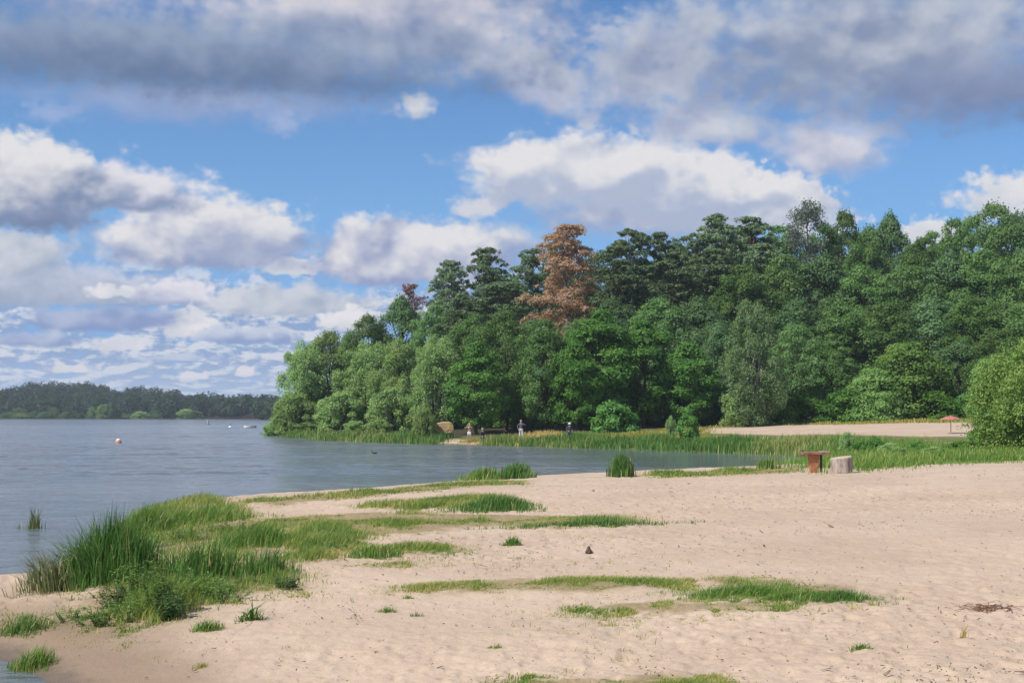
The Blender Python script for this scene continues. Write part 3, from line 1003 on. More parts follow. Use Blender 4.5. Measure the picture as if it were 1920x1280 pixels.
plant('willow_shrub', 'bush1', 797, 768, 52, 137, 'narrow willow shrub left of the ochre shelter', 'shrub', 'willow shrubs at the water')
# --- dark broadleaves climbing behind the willows
plant('oak_tree', 'oak0', 690, 592, 110, 205, 'low dark oak behind the middle willow', group='dark oaks behind the willows')
plant('oak_tree', 'oak1', 752, 558, 120, 208, 'dark rounded oak under the small dead brown top', group='dark oaks behind the willows')
plant('oak_tree', 'oak2', 815, 574, 110, 200, 'dark oak left of the two tall dark pines', group='dark oaks behind the willows')
plant('oak_tree', 'oak1', 655, 622, 80, 212, 'lowest dark oak peeping over the silvery willows', group='dark oaks behind the willows')
plant('dead_conifer', 'deadtop', 774, 534, 66, 211, 'small dead reddish treetop above the dark oaks on the left slope')
# --- pines on the left slope
pg = 'pines on the hill'
plant('pine_tree', 'pine0', 843, 493, 96, 208, 'tall dark pine, left one of the pair on the slope', group=pg)
plant('pine_tree', 'pine1', 912, 468, 90, 212, 'tallest dark pine on the left slope, right one of the pair', group=pg)
plant('pine_tree', 'pine2', 940, 530, 150, 196, 'broad grey green pine in front of the tall pair', group=pg)
plant('pine_tree', 'pine0', 868, 560, 110, 194, 'lower grey green pine under the left tall pine', group=pg)
plant('pine_tree', 'pine1', 997, 470, 82, 206, 'dark pine just left of the dead brown conifer', group=pg)
plant('pine_tree', 'pine2', 1042, 440, 50, 214, 'dark green pine top peeping out behind the dead brown conifer', group=pg)
plant('dead_conifer', 'dead', 1066, 426, 178, 190, 'large dead conifer with rusty orange brown needles', rot=0.4)
plant('pine_tree', 'pine2', 1180, 432, 120, 203, 'rounded dark pine just right of the dead brown conifer', group=pg)
plant('pine_tree', 'pine0', 1238, 440, 90, 206, 'small topped pine right of the rounded pine', group=pg)
plant('pine_tree', 'pine1', 1165, 490, 120, 188, 'layered pine below the rounded pine right of the dead one', group=pg)
plant('pine_tree', 'pine2', 1255, 490, 130, 189, 'layered broad pine in the middle of the slope', group=pg)
plant('pine_tree', 'pine0', 1345, 407, 110, 205, 'tall flat topped pine on the crest, left of the half dead one', group=pg)
plant('pine_tree', 'pine1', 1408, 411, 110, 207, 'tall pine beside the flat topped one on the crest', group=pg)
plant('pine_tree', 'pine2', 1305, 440, 100, 204, 'pine at the shoulder of the crest', group=pg)
plant('pine_tree', 'pine1', 1340, 470, 130, 190, 'broad pine below the crest left of centre', group=pg)
plant('pine_tree', 'pine0', 1430, 462, 120, 190, 'broad pine below the half dead conifer', group=pg)
plant('half_dead_conifer', 'snag', 1510, 382, 96, 204, 'thin half dead conifer with bare grey boughs on the crest')
# --- oaks on the right crest
og = 'oaks on the hill'
plant('oak_tree', 'oak0', 1583, 398, 100, 206, 'rounded dark oak right of the half dead conifer', group=og)
plant('oak_tree', 'oak1', 1668, 402, 110, 205, 'dark oak left of the gap of sky in the crest', group=og)
plant('oak_tree', 'oak2', 1622, 440, 110, 200, 'dark oak between the two crest oaks, a little lower', group=og)
plant('oak_tree', 'oak2', 1790, 412, 100, 204, 'oak right of the gap of sky in the crest', group=og)
plant('oak_tree', 'oak0', 1862, 384, 140, 200, 'tallest oak near the right end of the crest', group=og)
plant('oak_tree', 'oak1', 1938, 386, 130, 198, 'oak cut by the right edge of the photo on the crest', group=og)
plant('oak_tree', 'oak2', 1725, 448, 110, 200, 'light topped oak just under the gap of sky', group=og)
plant('oak_tree', 'oak0', 2020, 400, 140, 198, 'oak beyond the right edge of the crest', group=og)
# trees behind the crest, of which only tops show
for i, (px, ty, wp) in enumerate(((1120, 475, 110), (1270, 455, 120), (1460, 425, 120), (1545, 420, 110), (1630, 425, 110), (1745, 436, 110), (1820, 410, 120), (1905, 400, 130), (1385, 430, 120), (1060, 490, 120), (960, 520, 120))):
    plant('oak_tree', 'oak%d' % (i % 3), px, ty, wp, 222, 'dark oak behind the crest trees, only its top showing between them', group='oaks behind the crest')
# middle tier
mg = 'oaks massed on the middle slope'
mid = [('oak1', 1000, 600, 110, 172), ('oak2', 1390, 500, 130, 182), ('oak0', 1470, 480, 130, 186), ('oak1', 1545, 478, 140, 187), ('oak2', 1620, 500, 140, 183),
       ('oak0', 1700, 500, 140, 184), ('oak1', 1780, 478, 140, 184), ('oak2', 1850, 470, 150, 180), ('oak0', 1925, 480, 140, 178), ('oak1', 1500, 560, 140, 172),
       ('oak2', 1580, 575, 140, 170), ('oak0', 1660, 570, 150, 171), ('oak1', 1745, 560, 150, 172), ('oak2', 1830, 560, 150, 168), ('oak0', 1915, 570, 140, 165),
       ('oak1', 1310, 560, 130, 175), ('oak2', 1235, 560, 120, 178), ('oak0', 1090, 600, 120, 176), ('oak2', 890, 590, 110, 182), ('oak1', 1150, 560, 120, 182),
       ('oak1', 2010, 520, 150, 172), ('oak2', 2080, 470, 170, 182)]
for i, (k, px, ty, wp, Y) in enumerate(mid):
    plant('oak_tree', k, px, ty, wp * 1.15, Y, 'dark green oak lost in the dense mass of the middle slope', group=mg)
# --- front row under the hill
fg = 'broadleaf trees at the foot of the wood'
plant('maple_tree', 'maple0', 893, 640, 110, 146, 'bright green layered maple behind the standing bather', group=fg)
plant('oak_tree', 'oak0', 948, 585, 120, 152, 'tall dark green oak above the fishermen', group=fg)
plant('oak_tree', 'oak2', 1020, 600, 116, 149, 'dark oak behind the person in white trousers', group=fg)
plant('maple_tree', 'maple1', 1125, 580, 150, 151, 'big bright green maple below the dead brown conifer', group=fg)
plant('maple_tree', 'maple0', 1080, 640, 100, 146, 'yellow flecked young maple behind the person in white cap', group=fg)
plant('maple_tree', 'maple1', 1205, 600, 140, 153, 'green maple right of the big bright maple', group=fg)
plant('maple_tree', 'maple0', 1290, 640, 120, 152, 'green maple behind the small round sapling', group=fg)
plant('oak_tree', 'oak1', 1350, 610, 100, 156, 'dark oak left of the pale drooping birch', group=fg)
plant('birch_tree', 'birch0', 1410, 562, 122, 147, 'pale grey green drooping birch at the edge of the wood')
plant('oak_tree', 'oak0', 1490, 610, 110, 157, 'dark oak right of the pale drooping birch', group=fg)
plant('oak_tree', 'oak2', 1560, 640, 130, 158, 'dark oak between the birch and the light green lime', group=fg)
plant('lime_tree', 'lime0', 1700, 640, 180, 153, 'broad light green lime at the edge of the far sand')
plant('lime_tree', 'lime0', 1640, 690, 120, 150, 'low light green lime left of the broad one')
plant('oak_tree', 'oak1', 1800, 640, 130, 156, 'dark oak above the red parasol', group=fg)
plant('oak_tree', 'oak0', 1880, 620, 130, 152, 'dark oak behind the bright bush on the right', group=fg)
plant('oak_tree', 'oak2', 1960, 600, 130, 150, 'dark oak at the right edge of the photo at the foot of the wood', group=fg)
plant('lime_tree', 'lime0', 1850, 672, 90, 150, 'small light green lime behind the top of the bright bush')
bg_ = 'bushes at the edge of the wood'
plant('bush', 'bush0', 1150, 752, 80, 142, 'leafy green bush left of the meadow, behind the reeds', 'bush', bg_)
plant('bush', 'bush1', 1390, 726, 90, 147, 'pale bush under the drooping birch', 'bush', bg_)
plant('bush', 'bush0', 1510, 738, 90, 150, 'dark leafy bush at the far edge of the far sand, left', 'bush', bg_)
plant('bush', 'bush0', 1590, 730, 90, 151, 'leafy bush left of the low lime', 'bush', bg_)
plant('bush', 'bush1', 1660, 736, 80, 149, 'small pale leaved bush at the foot of the low lime', 'bush', bg_)
plant('bush', 'bush0', 1740, 728, 110, 150, 'leafy bush at the foot of the broad lime', 'bush', bg_)
plant('bush', 'bush0', 1820, 735, 90, 150, 'leafy bush behind the red parasol', 'bush', bg_)
plant('bush', 'bush0', 1450, 745, 70, 149, 'small bush between birch and dark leafy bush', 'bush', bg_)
plant('sapling', 'sapling', 1291, 768, 38, 112, 'small round bright green sapling at the edge of the far sand', 'sapling')
plant('shrub', 'bush1', 1258, 782, 22, 124, 'tiny pale shrub left of the round sapling', 'shrub')
plant('bright_bush', 'sunbush', 1948, 640, 252, 66, 'large sunlit yellow green bush at the right edge of the beach', 'bush')
plant('bright_bush', 'sunbush', 2080, 700, 190, 60, 'bright bush continuing past the right edge of the photo', 'bush')
plant('bush', 'bush0', 1845, 800, 90, 68, 'dark green low bush under the left of the sunlit bush', 'bush')

ug = 'undergrowth in the shade at the foot of the wood'
gu = np.random.default_rng(8)
for i, px in enumerate(range(848, 1345, 31)):
    plant('bush', 'under0', px + gu.uniform(-8, 8), 764 + gu.uniform(-14, 10), gu.uniform(56, 80), 159 + gu.uniform(-2, 3), 'dark undergrowth bush in the deep shade under the front trees', 'bush', ug)
for i, (px, ty, wp) in enumerate(((530, 800, 46), (575, 792, 60), (620, 794, 56), (668, 790, 60), (712, 788, 54))):
    plant('willow_shrub', 'bush1', px, ty, wp, (196, 180, 172, 163, 156)[i], 'low willow shrub at the very edge of the water under the taller ones', 'shrub', 'lowest shrubs along the point')

# --- the wood across the lake: one far mass, plus the round trees that stand out on its shore
g = np.random.default_rng(5)
PX = []
for i in range(420):
    x = g.uniform(-380, -118)
    y = 800 + (-x - 150) * 0.25 + g.uniform(4, 240) ** 1.0
    PX.append((x, y, g.uniform(9, 13), g.uniform(4.0, 6.5)))
for i in range(60):
    x = g.uniform(-128, -92)
    y = g.uniform(690, 760) + (-x - 100) * 0.9
    PX.append((x, y, g.uniform(8, 12), g.uniform(4, 5.5)))
for i in range(46):
    PX.append((g.uniform(-92, -52), 0, g.uniform(9, 13), g.uniform(4, 5.5)))
    x = PX[-1][0]
    PX[-1] = (x, np.interp(-x, [50, 92], [560, 715]) + g.uniform(6, 60), PX[-1][2], PX[-1][3])
for i in range(110):
    x = g.uniform(-330, -60)
    y0 = np.interp(-x, [38, 60, 95, 150, 200, 330], [420, 600, 760, 800, 825, 850])
    PX.append((x, y0 + g.uniform(4, 16), g.uniform(5, 10), g.uniform(3.2, 5.0)))
PX = np.array(PX)
PZ = height(PX[:, 0], PX[:, 1])
per = 260
ids = np.repeat(np.arange(len(PX)), per)
n = len(ids)
d = rand_dir(n, g)
d[:, 2] = np.abs(d[:, 2]) * np.where(g.random(n) < 0.3, -0.6, 1)
rr = PX[ids, 3] * (0.75 + 0.35 * g.random(n)) * (1 + 0.22 * np.sin(d[:, 0] * 6 + ids) * np.sin(d[:, 2] * 7 + ids * 3))
p = np.stack([PX[ids, 0] + d[:, 0] * rr, PX[ids, 1] + d[:, 1] * rr, PZ[ids] + PX[ids, 2] * 0.52 + d[:, 2] * rr / PX[ids, 3] * PX[ids, 2] * 0.52], -1)
M_FAR = leaf_mat('far_wood_leaves', (0.026, 0.065, 0.029), (0.065, 0.127, 0.044))
me = leaves_mesh('far_wood', leaf_quads(p, unit(d + g.normal(size=(n, 3)) * 0.4 + np.array([0, 0, 0.3])), g.uniform(0.5, 1.1, n), 0.7, g),
                 np.clip((g.random(len(PX)) ** 1.5 * 0.7)[ids] + g.random(n) * 0.3, 0, 1))
tag(link('far_wood', me, M_FAR), 'long dark wood on the low ridge across the lake', 'wood', kind='stuff')
gs = np.random.default_rng(21)
for i in range(20):
    px = 8 + i * 18.5 + gs.uniform(-9, 9)
    ty = gs.choice([771, 767, 772, 763, 756], p=[.3, .25, .2, .15, .1]) + gs.uniform(-3, 3)
    Yd = 806 + (375 - px) * 0.075 + gs.uniform(0, 10)
    plant('far_shore_tree', ('oak2', 'oak0', 'willow0', 'oak1')[i % 4], px, ty, gs.uniform(18, 40) * (1.15 if ty < 760 else 1.0), Yd, 'rounded tree on the far shore in front of the dark wood', group='rounded trees on the far shore')


# ================================================================== grass, reeds and weeds
def grass_mat(name, ramp, trans=0.35):
    """blade colour by its own tint: from fresh green to straw"""
    m, q, out = new_mat(name)
    a = q.n('ShaderNodeAttribute', attribute_name='tint')
    cr = q.n('ShaderNodeValToRGB')
    q.put(cr.inputs[0], a.outputs['Fac'])
    e = cr.color_ramp.elements
    e[0].position, e[0].color = ramp[0][0], (*ramp[0][1], 1)
    e[1].position, e[1].color = ramp[-1][0], (*ramp[-1][1], 1)
    for p_, c_ in ramp[1:-1]:
        k = e.new(p_)
        k.color = (*c_, 1)
    d = q.n('ShaderNodeBsdfPrincipled')
    q.put(d.inputs['Base Color'], cr.outputs[0])
    d.inputs['Roughness'].default_value = 0.5
    d.inputs['Specular IOR Level'].default_value = 0.3
    t = q.n('ShaderNodeBsdfTranslucent')
    q.put(t.inputs[0], cr.outputs[0])
    ms = q.n('ShaderNodeMixShader')
    ms.inputs[0].default_value = trans
    q.t.links.new(d.outputs[0], ms.inputs[1])
    q.t.links.new(t.outputs[0], ms.inputs[2])
    q.t.links.new(ms.outputs[0], out.inputs[0])
    return m


G_TURF = grass_mat('turf_blades', [(0, (0.140, 0.241, 0.040)), (0.4, (0.263, 0.342, 0.067)), (0.7, (0.448, 0.437, 0.129)), (1, (0.620, 0.482, 0.246))])
G_REED = grass_mat('reed_blades', [(0, (0.072, 0.179, 0.035)), (0.6, (0.152, 0.292, 0.060)), (0.88, (0.340, 0.382, 0.094)), (1, (0.620, 0.535, 0.228))])
G_GREY = grass_mat('grey_reed_blades', [(0, (0.120, 0.174, 0.072)), (0.6, (0.224, 0.268, 0.114)), (0.85, (0.416, 0.362, 0.156)), (1, (0.720, 0.522, 0.240))])
G_LUSH = grass_mat('lush_blades', [(0, (0.100, 0.212, 0.035)), (0.55, (0.201, 0.342, 0.059)), (0.85, (0.389, 0.448, 0.112)), (1, (0.614, 0.519, 0.236))])
G_DRY = grass_mat('meadow_blades', [(0, (0.160, 0.239, 0.036)), (0.5, (0.352, 0.362, 0.066)), (0.8, (0.576, 0.450, 0.132)), (1, (0.736, 0.507, 0.228))])


def blades(x, y, z, h, wid, lean, g, tint, droop=0.35, wind=(0.25, 0.1), twist=None):
    """bent two-joint blades -> coords (n*6,3), quads, per-face tint"""
    n = len(x)
    th = g.uniform(0, 2 * PI, n)
    fx_, fy_ = np.cos(th), np.sin(th)
    la = g.normal(size=n) * lean
    ld = g.uniform(0, 2 * PI, n)
    ox, oy = np.cos(ld) * la + wind[0] * g.uniform(0.3, 1.0, n), np.sin(ld) * la + wind[1] * g.uniform(0.2, 1.0, n)
    b = np.stack([x, y, z - 0.02], -1)
    mid = b + np.stack([ox * h * 0.35, oy * h * 0.35, h * 0.58], -1)
    dr = droop * g.random(n)
    tip = b + np.stack([ox * h * (1.0 + dr), oy * h * (1.0 + dr), h * (1.0 - 0.55 * dr)], -1)
    side = np.stack([fx_, fy_, np.zeros(n)], -1) * (np.broadcast_to(wid, (n,)) * 0.5)[:, None]
    co = np.stack([b - side, b + side, mid - side * 0.85, mid + side * 0.85, tip - side * 0.12, tip + side * 0.12], 1).reshape(-1, 3)
    i = np.arange(n)[:, None] * 6
    qd = np.concatenate([i + np.array([[0, 1, 3, 2]]), i + np.array([[2, 3, 5, 4]])], 1).reshape(-1, 4)
    return co, qd, np.repeat(tint, 2)


def join_blades(parts):
    co, qd, tn, o = [], [], [], 0
    for c_, q_, t_ in parts:
        co.append(c_)
        qd.append(q_ + o)
        tn.append(t_)
        o += len(c_)
    return np.concatenate(co), np.concatenate(qd), np.concatenate(tn)


def scatter(P, n, g, edge=0.3, keep=None):
    """random points inside a polygon, thinning irregularly at its rim"""
    lo, hi = P.min(0) - 3.5 * edge, P.max(0) + 3.5 * edge
    X, Y = [], []
    got = 0
    for it in range(14):
        x, y = g.uniform(lo[0], hi[0], n), g.uniform(lo[1], hi[1], n)
        s = poly_sd(P, x, y) + (fbm(x * 1.7, y * 1.7, 3, 7) - 0.5) * 0.9 + (fbm(x * 6, y * 6, 2, 17) - 0.5) * min(1.0, edge * 3)
        pr = np.maximum(sstep(s, -edge, edge * 1.6) ** 1.4, 0.10 * sstep(s, -edge * 3.5, -edge * 0.5))
        if keep is not None:
            pr = pr * keep(x, y)
        k = g.random(n) < pr
        X.append(x[k])
        Y.append(y[k])
        got += k.sum()
        if got > n:
            break
    X, Y = np.concatenate(X)[:n], np.concatenate(Y)[:n]
    return X, Y, height(X, Y)


def patchy(sc_, lo, hi, seed):
    return lambda x, y: sstep(fbm(x * sc_, y * sc_, 3, seed), lo, hi)


def blade_obj(name, parts, mat, label, cat, group=None, kind=None, parent=None):
    co, qd, tn = join_blades(parts)
    o = link(name, quad_mesh(name, co, qd, face_attr={'tint': np.clip(tn, 0, 1)}), mat, parent)
    return tag(o, label, cat, group, kind)


def turf_patch(key, n, hmin, hmax, seed, dry=0.35, keep=None, edge=0.22, wid=0.009, lean=0.35):
    g = np.random.default_rng(seed)
    x, y, z = scatter(TURFP[key], n, g, edge, keep)
    n = len(x)
    hm = fbm(x * 0.9, y * 0.9, 3, seed)
    h = (hmin + (hmax - hmin) * np.clip((hm - 0.3) / 0.4, 0, 1)) * g.uniform(0.35, 1.25, n)
    rim = sstep(poly_sd(TURFP[key], x, y), -0.6, 0.45)
    h = h * (0.30 + 0.70 * rim)
    t = np.clip(0.25 * (1 - rim) + dry * 2.3 * fbm(x * 1.1 + 9, y * 1.1, 3, seed + 3) - 0.25 * (h / hmax) + g.normal(size=n) * 0.2, 0, 1)
    wd_ = wid * g.uniform(0.6, 1.5, n)
    return blades(x, y, z, h, wd_, lean, g, t)


# low turf over the beach: nobody could count its blades
turf_parts = [
    turf_patch('edge', 14000, 0.05, 0.20, 1, 0.45, patchy(0.7, 0.35, 0.55, 2), wid=0.016),
    turf_patch('rear', 9000, 0.06, 0.20, 2, 0.45, wid=0.014),
    turf_patch('band', 34000, 0.04, 0.16, 3, 0.55, patchy(1.0, 0.3, 0.52, 6), 0.2, wid=0.011),
    turf_patch('clump', 13000, 0.07, 0.24, 4, 0.45, wid=0.011),
    turf_patch('small', 5000, 0.05, 0.17, 5, 0.4, wid=0.010),
    turf_patch('strip', 1600, 0.04, 0.10, 6, 0.5, wid=0.010),
    turf_patch('front', 24000, 0.03, 0.11, 7, 0.5, patchy(1.4, 0.28, 0.5, 3), 0.2, wid=0.008),
    turf_patch('sparse', 18000, 0.03, 0.09, 8, 0.5, patchy(1.6, 0.36, 0.56, 5), 0.2, wid=0.008),
    turf_patch('foot', 22000, 0.025, 0.085, 9, 0.5, patchy(2.0, 0.34, 0.54, 9), 0.10, wid=0.006),
    turf_patch('shore', 13000, 0.05, 0.22, 10, 0.42, patchy(1.3, 0.22, 0.45, 4), wid=0.009),
    turf_patch('tall', 9000, 0.03, 0.10, 15, 0.5, patchy(1.6, 0.3, 0.5, 6), 0.2, wid=0.008),
    turf_patch('lip', 6000, 0.08, 0.26, 11, 0.4, patchy(0.6, 0.3, 0.5, 8), wid=0.022),
    turf_patch('weedy', 20000, 0.08, 0.30, 12, 0.40, wid=0.009),
    turf_patch('mound', 20000, 0.06, 0.30, 13, 0.45, patchy(1.3, 0.25, 0.5, 14), wid=0.011),
]
blade_obj('turf', turf_parts, G_TURF, 'thin yellow green turf creeping over the sand', 'grass', kind='stuff')


def reed_clump(name, px, py, rx, ry, n, hmin, hmax, mat, label, seed, wid=0.016, lean=0.16, dry=0.3, cat='reeds', group=None, wind=(0.22, 0.05), droop=0.35, angle=0.0, arch=1.0):
    """a stand of blades on an elliptic foot; taller towards its middle"""
    g = np.random.default_rng(seed)
    cx, cy, cz = ray_ground(px, py)
    if n < 420:
        n, rx, ry = int(n * 1.5), rx * 0.85, ry * 0.85
    a, r = g.uniform(0, 2 * PI, n), np.minimum(np.abs(g.normal(size=n)) * 0.42 + 0.55 * g.random(n) ** 1.5, 1.05)
    r *= 1 + 0.28 * np.sin(3 * a + seed) + 0.15 * np.sin(7 * a + 2 * seed)
    ex, ey = np.cos(a) * r * rx, np.sin(a) * r * ry
    x = cx + ex * math.cos(angle) - ey * math.sin(angle)
    y = cy + ex * math.sin(angle) + ey * math.cos(angle)
    z = height(x, y)
    z = np.maximum(z, -0.25)
    h = (hmax - (hmax - hmin) * np.clip(r, 0, 1) ** (1.6 * arch)) * g.uniform(0.35, 1.1, n) * (0.85 + 0.3 * fbm(x * 2, y * 2, 2, seed))
    if n <= 820:
        D_ = np.hypot(np.hypot(x[:, None] - x[None], y[:, None] - y[None]), 0)
        adj = D_ < 0.36 * np.maximum(h[:, None], h[None])
        seen = np.zeros(n, dtype=bool)
        best_ = None
        for s0 in range(n):
            if seen[s0]:
                continue
            cur_ = np.zeros(n, dtype=bool)
            cur_[s0] = True
            fr_ = cur_.copy()
            while fr_.any():
                nx_ = adj[fr_].any(0) & ~cur_
                cur_ |= nx_
                fr_ = nx_
            seen |= cur_
            if best_ is None or cur_.sum() > best_.sum():
                best_ = cur_
        x, y, z, h, r = x[best_], y[best_], z[best_], h[best_], r[best_]
        n = len(x)
    t = np.clip(dry + g.normal(size=n) * 0.26 + (g.random(n) < 0.07) * 0.6 + 0.12 * np.clip(r, 0, 1.3), 0, 1)
    b = blades(x - cx, y - cy, z - cz, h, wid * g.uniform(0.6, 1.4, n), lean, g, t, droop, wind)
    co, qd, tn = b
    o = link(name, quad_mesh(name, co, qd, face_attr={'tint': np.clip(tn, 0, 1)}), mat, loc=(cx, cy, cz))
    return tag(o, label, cat, group)


# --- stands of reeds and tall grass on the near beach
reed_clump('reed_clump', 215, 1085, 0.80, 0.7, 2300, 0.40, 1.16, G_REED, 'tallest dark green reed clump at the left of the beach, leaning over the water', 101, 0.013, 0.16, 0.15, wind=(0.05, 0.0))
reed_clump('reed_clump', 165, 1095, 0.5, 0.5, 600, 0.4, 1.0, G_REED, 'left flank of arching reeds bending towards the lake', 102, 0.013, 0.22, 0.2, wind=(-0.45, -0.05), droop=0.6)
reed_clump('reed_clump', 92, 1106, 0.45, 0.35, 420, 0.25, 0.75, G_GREY, 'thin greyish reed clump leaning out over the water beside the tall dark one', 103, 0.013, 0.3, 0.45, wind=(-0.35, 0.0), droop=0.5)
reed_clump('reed_clump', 380, 1085, 1.0, 0.6, 1000, 0.30, 0.72, G_REED, 'blue green reed clump behind the leafy weed, right of the tall one', 104, 0.012, 0.22, 0.25, wind=(0.12, 0.0), droop=0.55)
reed_clump('reed_clump', 268, 1002, 0.75, 0.7, 1400, 0.35, 0.80, G_LUSH, 'bright upright grass clump behind the tall dark reeds', 105, 0.014, 0.14, 0.3)
reed_clump('grass_clump', 330, 988, 1.3, 1.0, 1900, 0.20, 0.52, G_LUSH, 'bushy bright grass clump on top of the green mound by the lake', 106, 0.014, 0.22, 0.35, 'grass')
reed_clump('grass_clump', 395, 978, 1.2, 1.0, 1500, 0.16, 0.45, G_LUSH, 'grass clump at the lake side of the mound, right of the bushy one', 107, 0.014, 0.22, 0.4, 'grass')
reed_clump('grass_clump', 475, 1025, 1.0, 0.8, 1700, 0.22, 0.50, G_LUSH, 'dark grass clump at the right end of the green mound', 108, 0.012, 0.22, 0.15, 'grass')
reed_clump('grass_clump', 500, 1075, 0.5, 0.4, 700, 0.2, 0.45, G_REED, 'tufted grass clump at the right end of the weedy bank', 109, 0.010, 0.26, 0.25, 'grass')
reed_clump('grass_clump', 610, 1010, 0.9, 0.7, 1300, 0.15, 0.34, G_LUSH, 'round bright grass clump in the turf right of the mound', 110, 0.012, 0.3, 0.4, 'grass')
reed_clump('grass_clump', 930, 955, 1.15, 0.9, 2200, 0.12, 0.42, G_REED, 'dark humped grass clump at the right end of the rear turf strip', 111, 0.014, 0.2, 0.1, 'grass')
reed_clump('grass_clump', 700, 1045, 0.6, 0.35, 700, 0.12, 0.26, G_LUSH, 'low green grass clump at the near rim of the turf', 112, 0.011, 0.3, 0.25, 'grass')
reed_clump('grass_clump', 1100, 986, 1.7, 0.4, 2200, 0.10, 0.20, G_REED, 'dark green grass fringe at the right end of the long turf band', 113, 0.012, 0.25, 0.15, 'grass')
reed_clump('grass_clump', 1400, 1116, 1.0, 0.45, 4400, 0.07, 0.19, G_LUSH, 'thick green grass clump in the front turf strip, left part', 114, 0.007, 0.28, 0.2, 'grass')
reed_clump('grass_clump', 1510, 1124, 0.8, 0.32, 3400, 0.06, 0.16, G_LUSH, 'thick green grass clump in the front turf strip, middle part', 115, 0.007, 0.28, 0.15, 'grass')
reed_clump('grass_clump', 1572, 1127, 0.5, 0.32, 2400, 0.06, 0.19, G_REED, 'dark pointed grass clump ending the front turf strip on the right', 116, 0.007, 0.28, 0.2, 'grass')
reed_clump('reed_clump', 965, 897, 0.75, 0.8, 900, 0.30, 0.80, G_REED, 'dark reed clump at the water edge in the middle of the shore', 117, 0.030, 0.16, 0.2)
reed_clump('reed_clump', 905, 899, 0.9, 0.7, 700, 0.25, 0.60, G_LUSH, 'lower reed clump left of the dark one in the middle of the shore', 118, 0.028, 0.2, 0.3)
reed_clump('reed_clump', 1167, 893, 0.40, 0.45, 800, 0.60, 0.98, G_REED, 'lone round reed clump standing at the water edge', 119, 0.026, 0.14, 0.2, wind=(0.0, 0.0), droop=0.25)
reed_clump('reed_clump', 64, 990, 0.22, 0.3, 110, 0.45, 0.92, G_GREY, 'taller slim reed clump standing in the open lake', 120, 0.018, 0.10, 0.35, wind=(0.02, 0))
reed_clump('reed_clump', 38, 990, 0.24, 0.3, 60, 0.2, 0.5, G_GREY, 'short sparse reeds standing in the lake beside the slim clump', 121, 0.015, 0.10, 0.4, wind=(0.02, 0))
reed_clump('reed_clump', -12, 1062, 0.12, 0.2, 60, 0.5, 0.8, G_GREY, 'reed stems at the left edge of the photo in the shallows', 122, 0.015, 0.08, 0.4, wind=(0.05, 0))
reed_clump('reed_clump', 1440, 880, 0.7, 0.5, 160, 0.3, 0.7, G_LUSH, 'thin green stems in the inlet left of the rusty table', 123, 0.026, 0.12, 0.3)
reed_clump('grass_clump', 62, 1250, 0.30, 0.32, 700, 0.10, 0.30, G_LUSH, 'grass clump at the bottom left corner by the water', 124, 0.008, 0.3, 0.35, 'grass')
reed_clump('grass_clump', 45, 1185, 0.5, 0.3, 700, 0.10, 0.26, G_REED, 'dark grass clump at the left edge above the lower water', 125, 0.009, 0.3, 0.35, 'grass')
reed_clump('grass_clump', 960, 1022, 0.22, 0.16, 260, 0.08, 0.22, G_LUSH, 'small lone green tuft on open sand below the long turf band', 126, 0.010, 0.4, 0.2, 'grass')
reed_clump('grass_clump', 385, 1180, 0.28, 0.18, 420, 0.06, 0.16, G_LUSH, 'flat green tuft on the sand right of the leafy weed', 127, 0.008, 0.5, 0.3, 'grass')
reed_clump('grass_clump', 470, 1162, 0.26, 0.12, 60, 0.10, 0.30, G_REED, 'sprawling long leaved tuft on the sand right of the flat tuft', 128, 0.016, 0.9, 0.2, 'grass', droop=0.8)
reed_clump('grass_clump', 1612, 1216, 0.22, 0.10, 150, 0.03, 0.10, G_LUSH, 'little green weed on the open sand at lower right', 129, 0.008, 0.7, 0.35, 'grass')
reed_clump('grass_clump', 1806, 1196, 0.07, 0.06, 36, 0.08, 0.20, G_DRY, 'pale dry grass tuft on the sand at lower right', 130, 0.005, 0.4, 0.7, 'grass')
reed_clump('grass_clump', 706, 1226, 0.04, 0.03, 9, 0.06, 0.12, G_DRY, 'single yellow leaf blade standing in the sand', 131, 0.016, 0.5, 0.45, 'grass')
reed_clump('grass_clump', 725, 1146, 0.2, 0.1, 120, 0.04, 0.10, G_REED, 'grey green tuft on the sand left of the front strip', 132, 0.007, 0.5, 0.4, 'grass')
reed_clump('grass_clump', 765, 1122, 0.16, 0.08, 110, 0.03, 0.09, G_LUSH, 'tiny tuft just under the left end of the front strip', 133, 0.007, 0.5, 0.4, 'grass')
reed_clump('grass_clump', 780, 1156, 0.14, 0.06, 60, 0.03, 0.10, G_REED, 'tiny tuft on the sand below the left end of the front strip', 134, 0.007, 0.5, 0.4, 'grass')
reed_clump('grass_clump', 930, 1212, 0.2, 0.08, 110, 0.02, 0.06, G_LUSH, 'flat runner of weed on the sand at lower middle', 135, 0.009, 0.9, 0.4, 'grass')
reed_clump('grass_clump', 375, 1250, 0.16, 0.12, 110, 0.03, 0.09, G_DRY, 'faint dry tuft on the damp sand at lower left', 136, 0.006, 0.5, 0.4, 'grass')

# --- reeds, sedge and rank grass along the far bank: uncountable
g = np.random.default_rng(77)


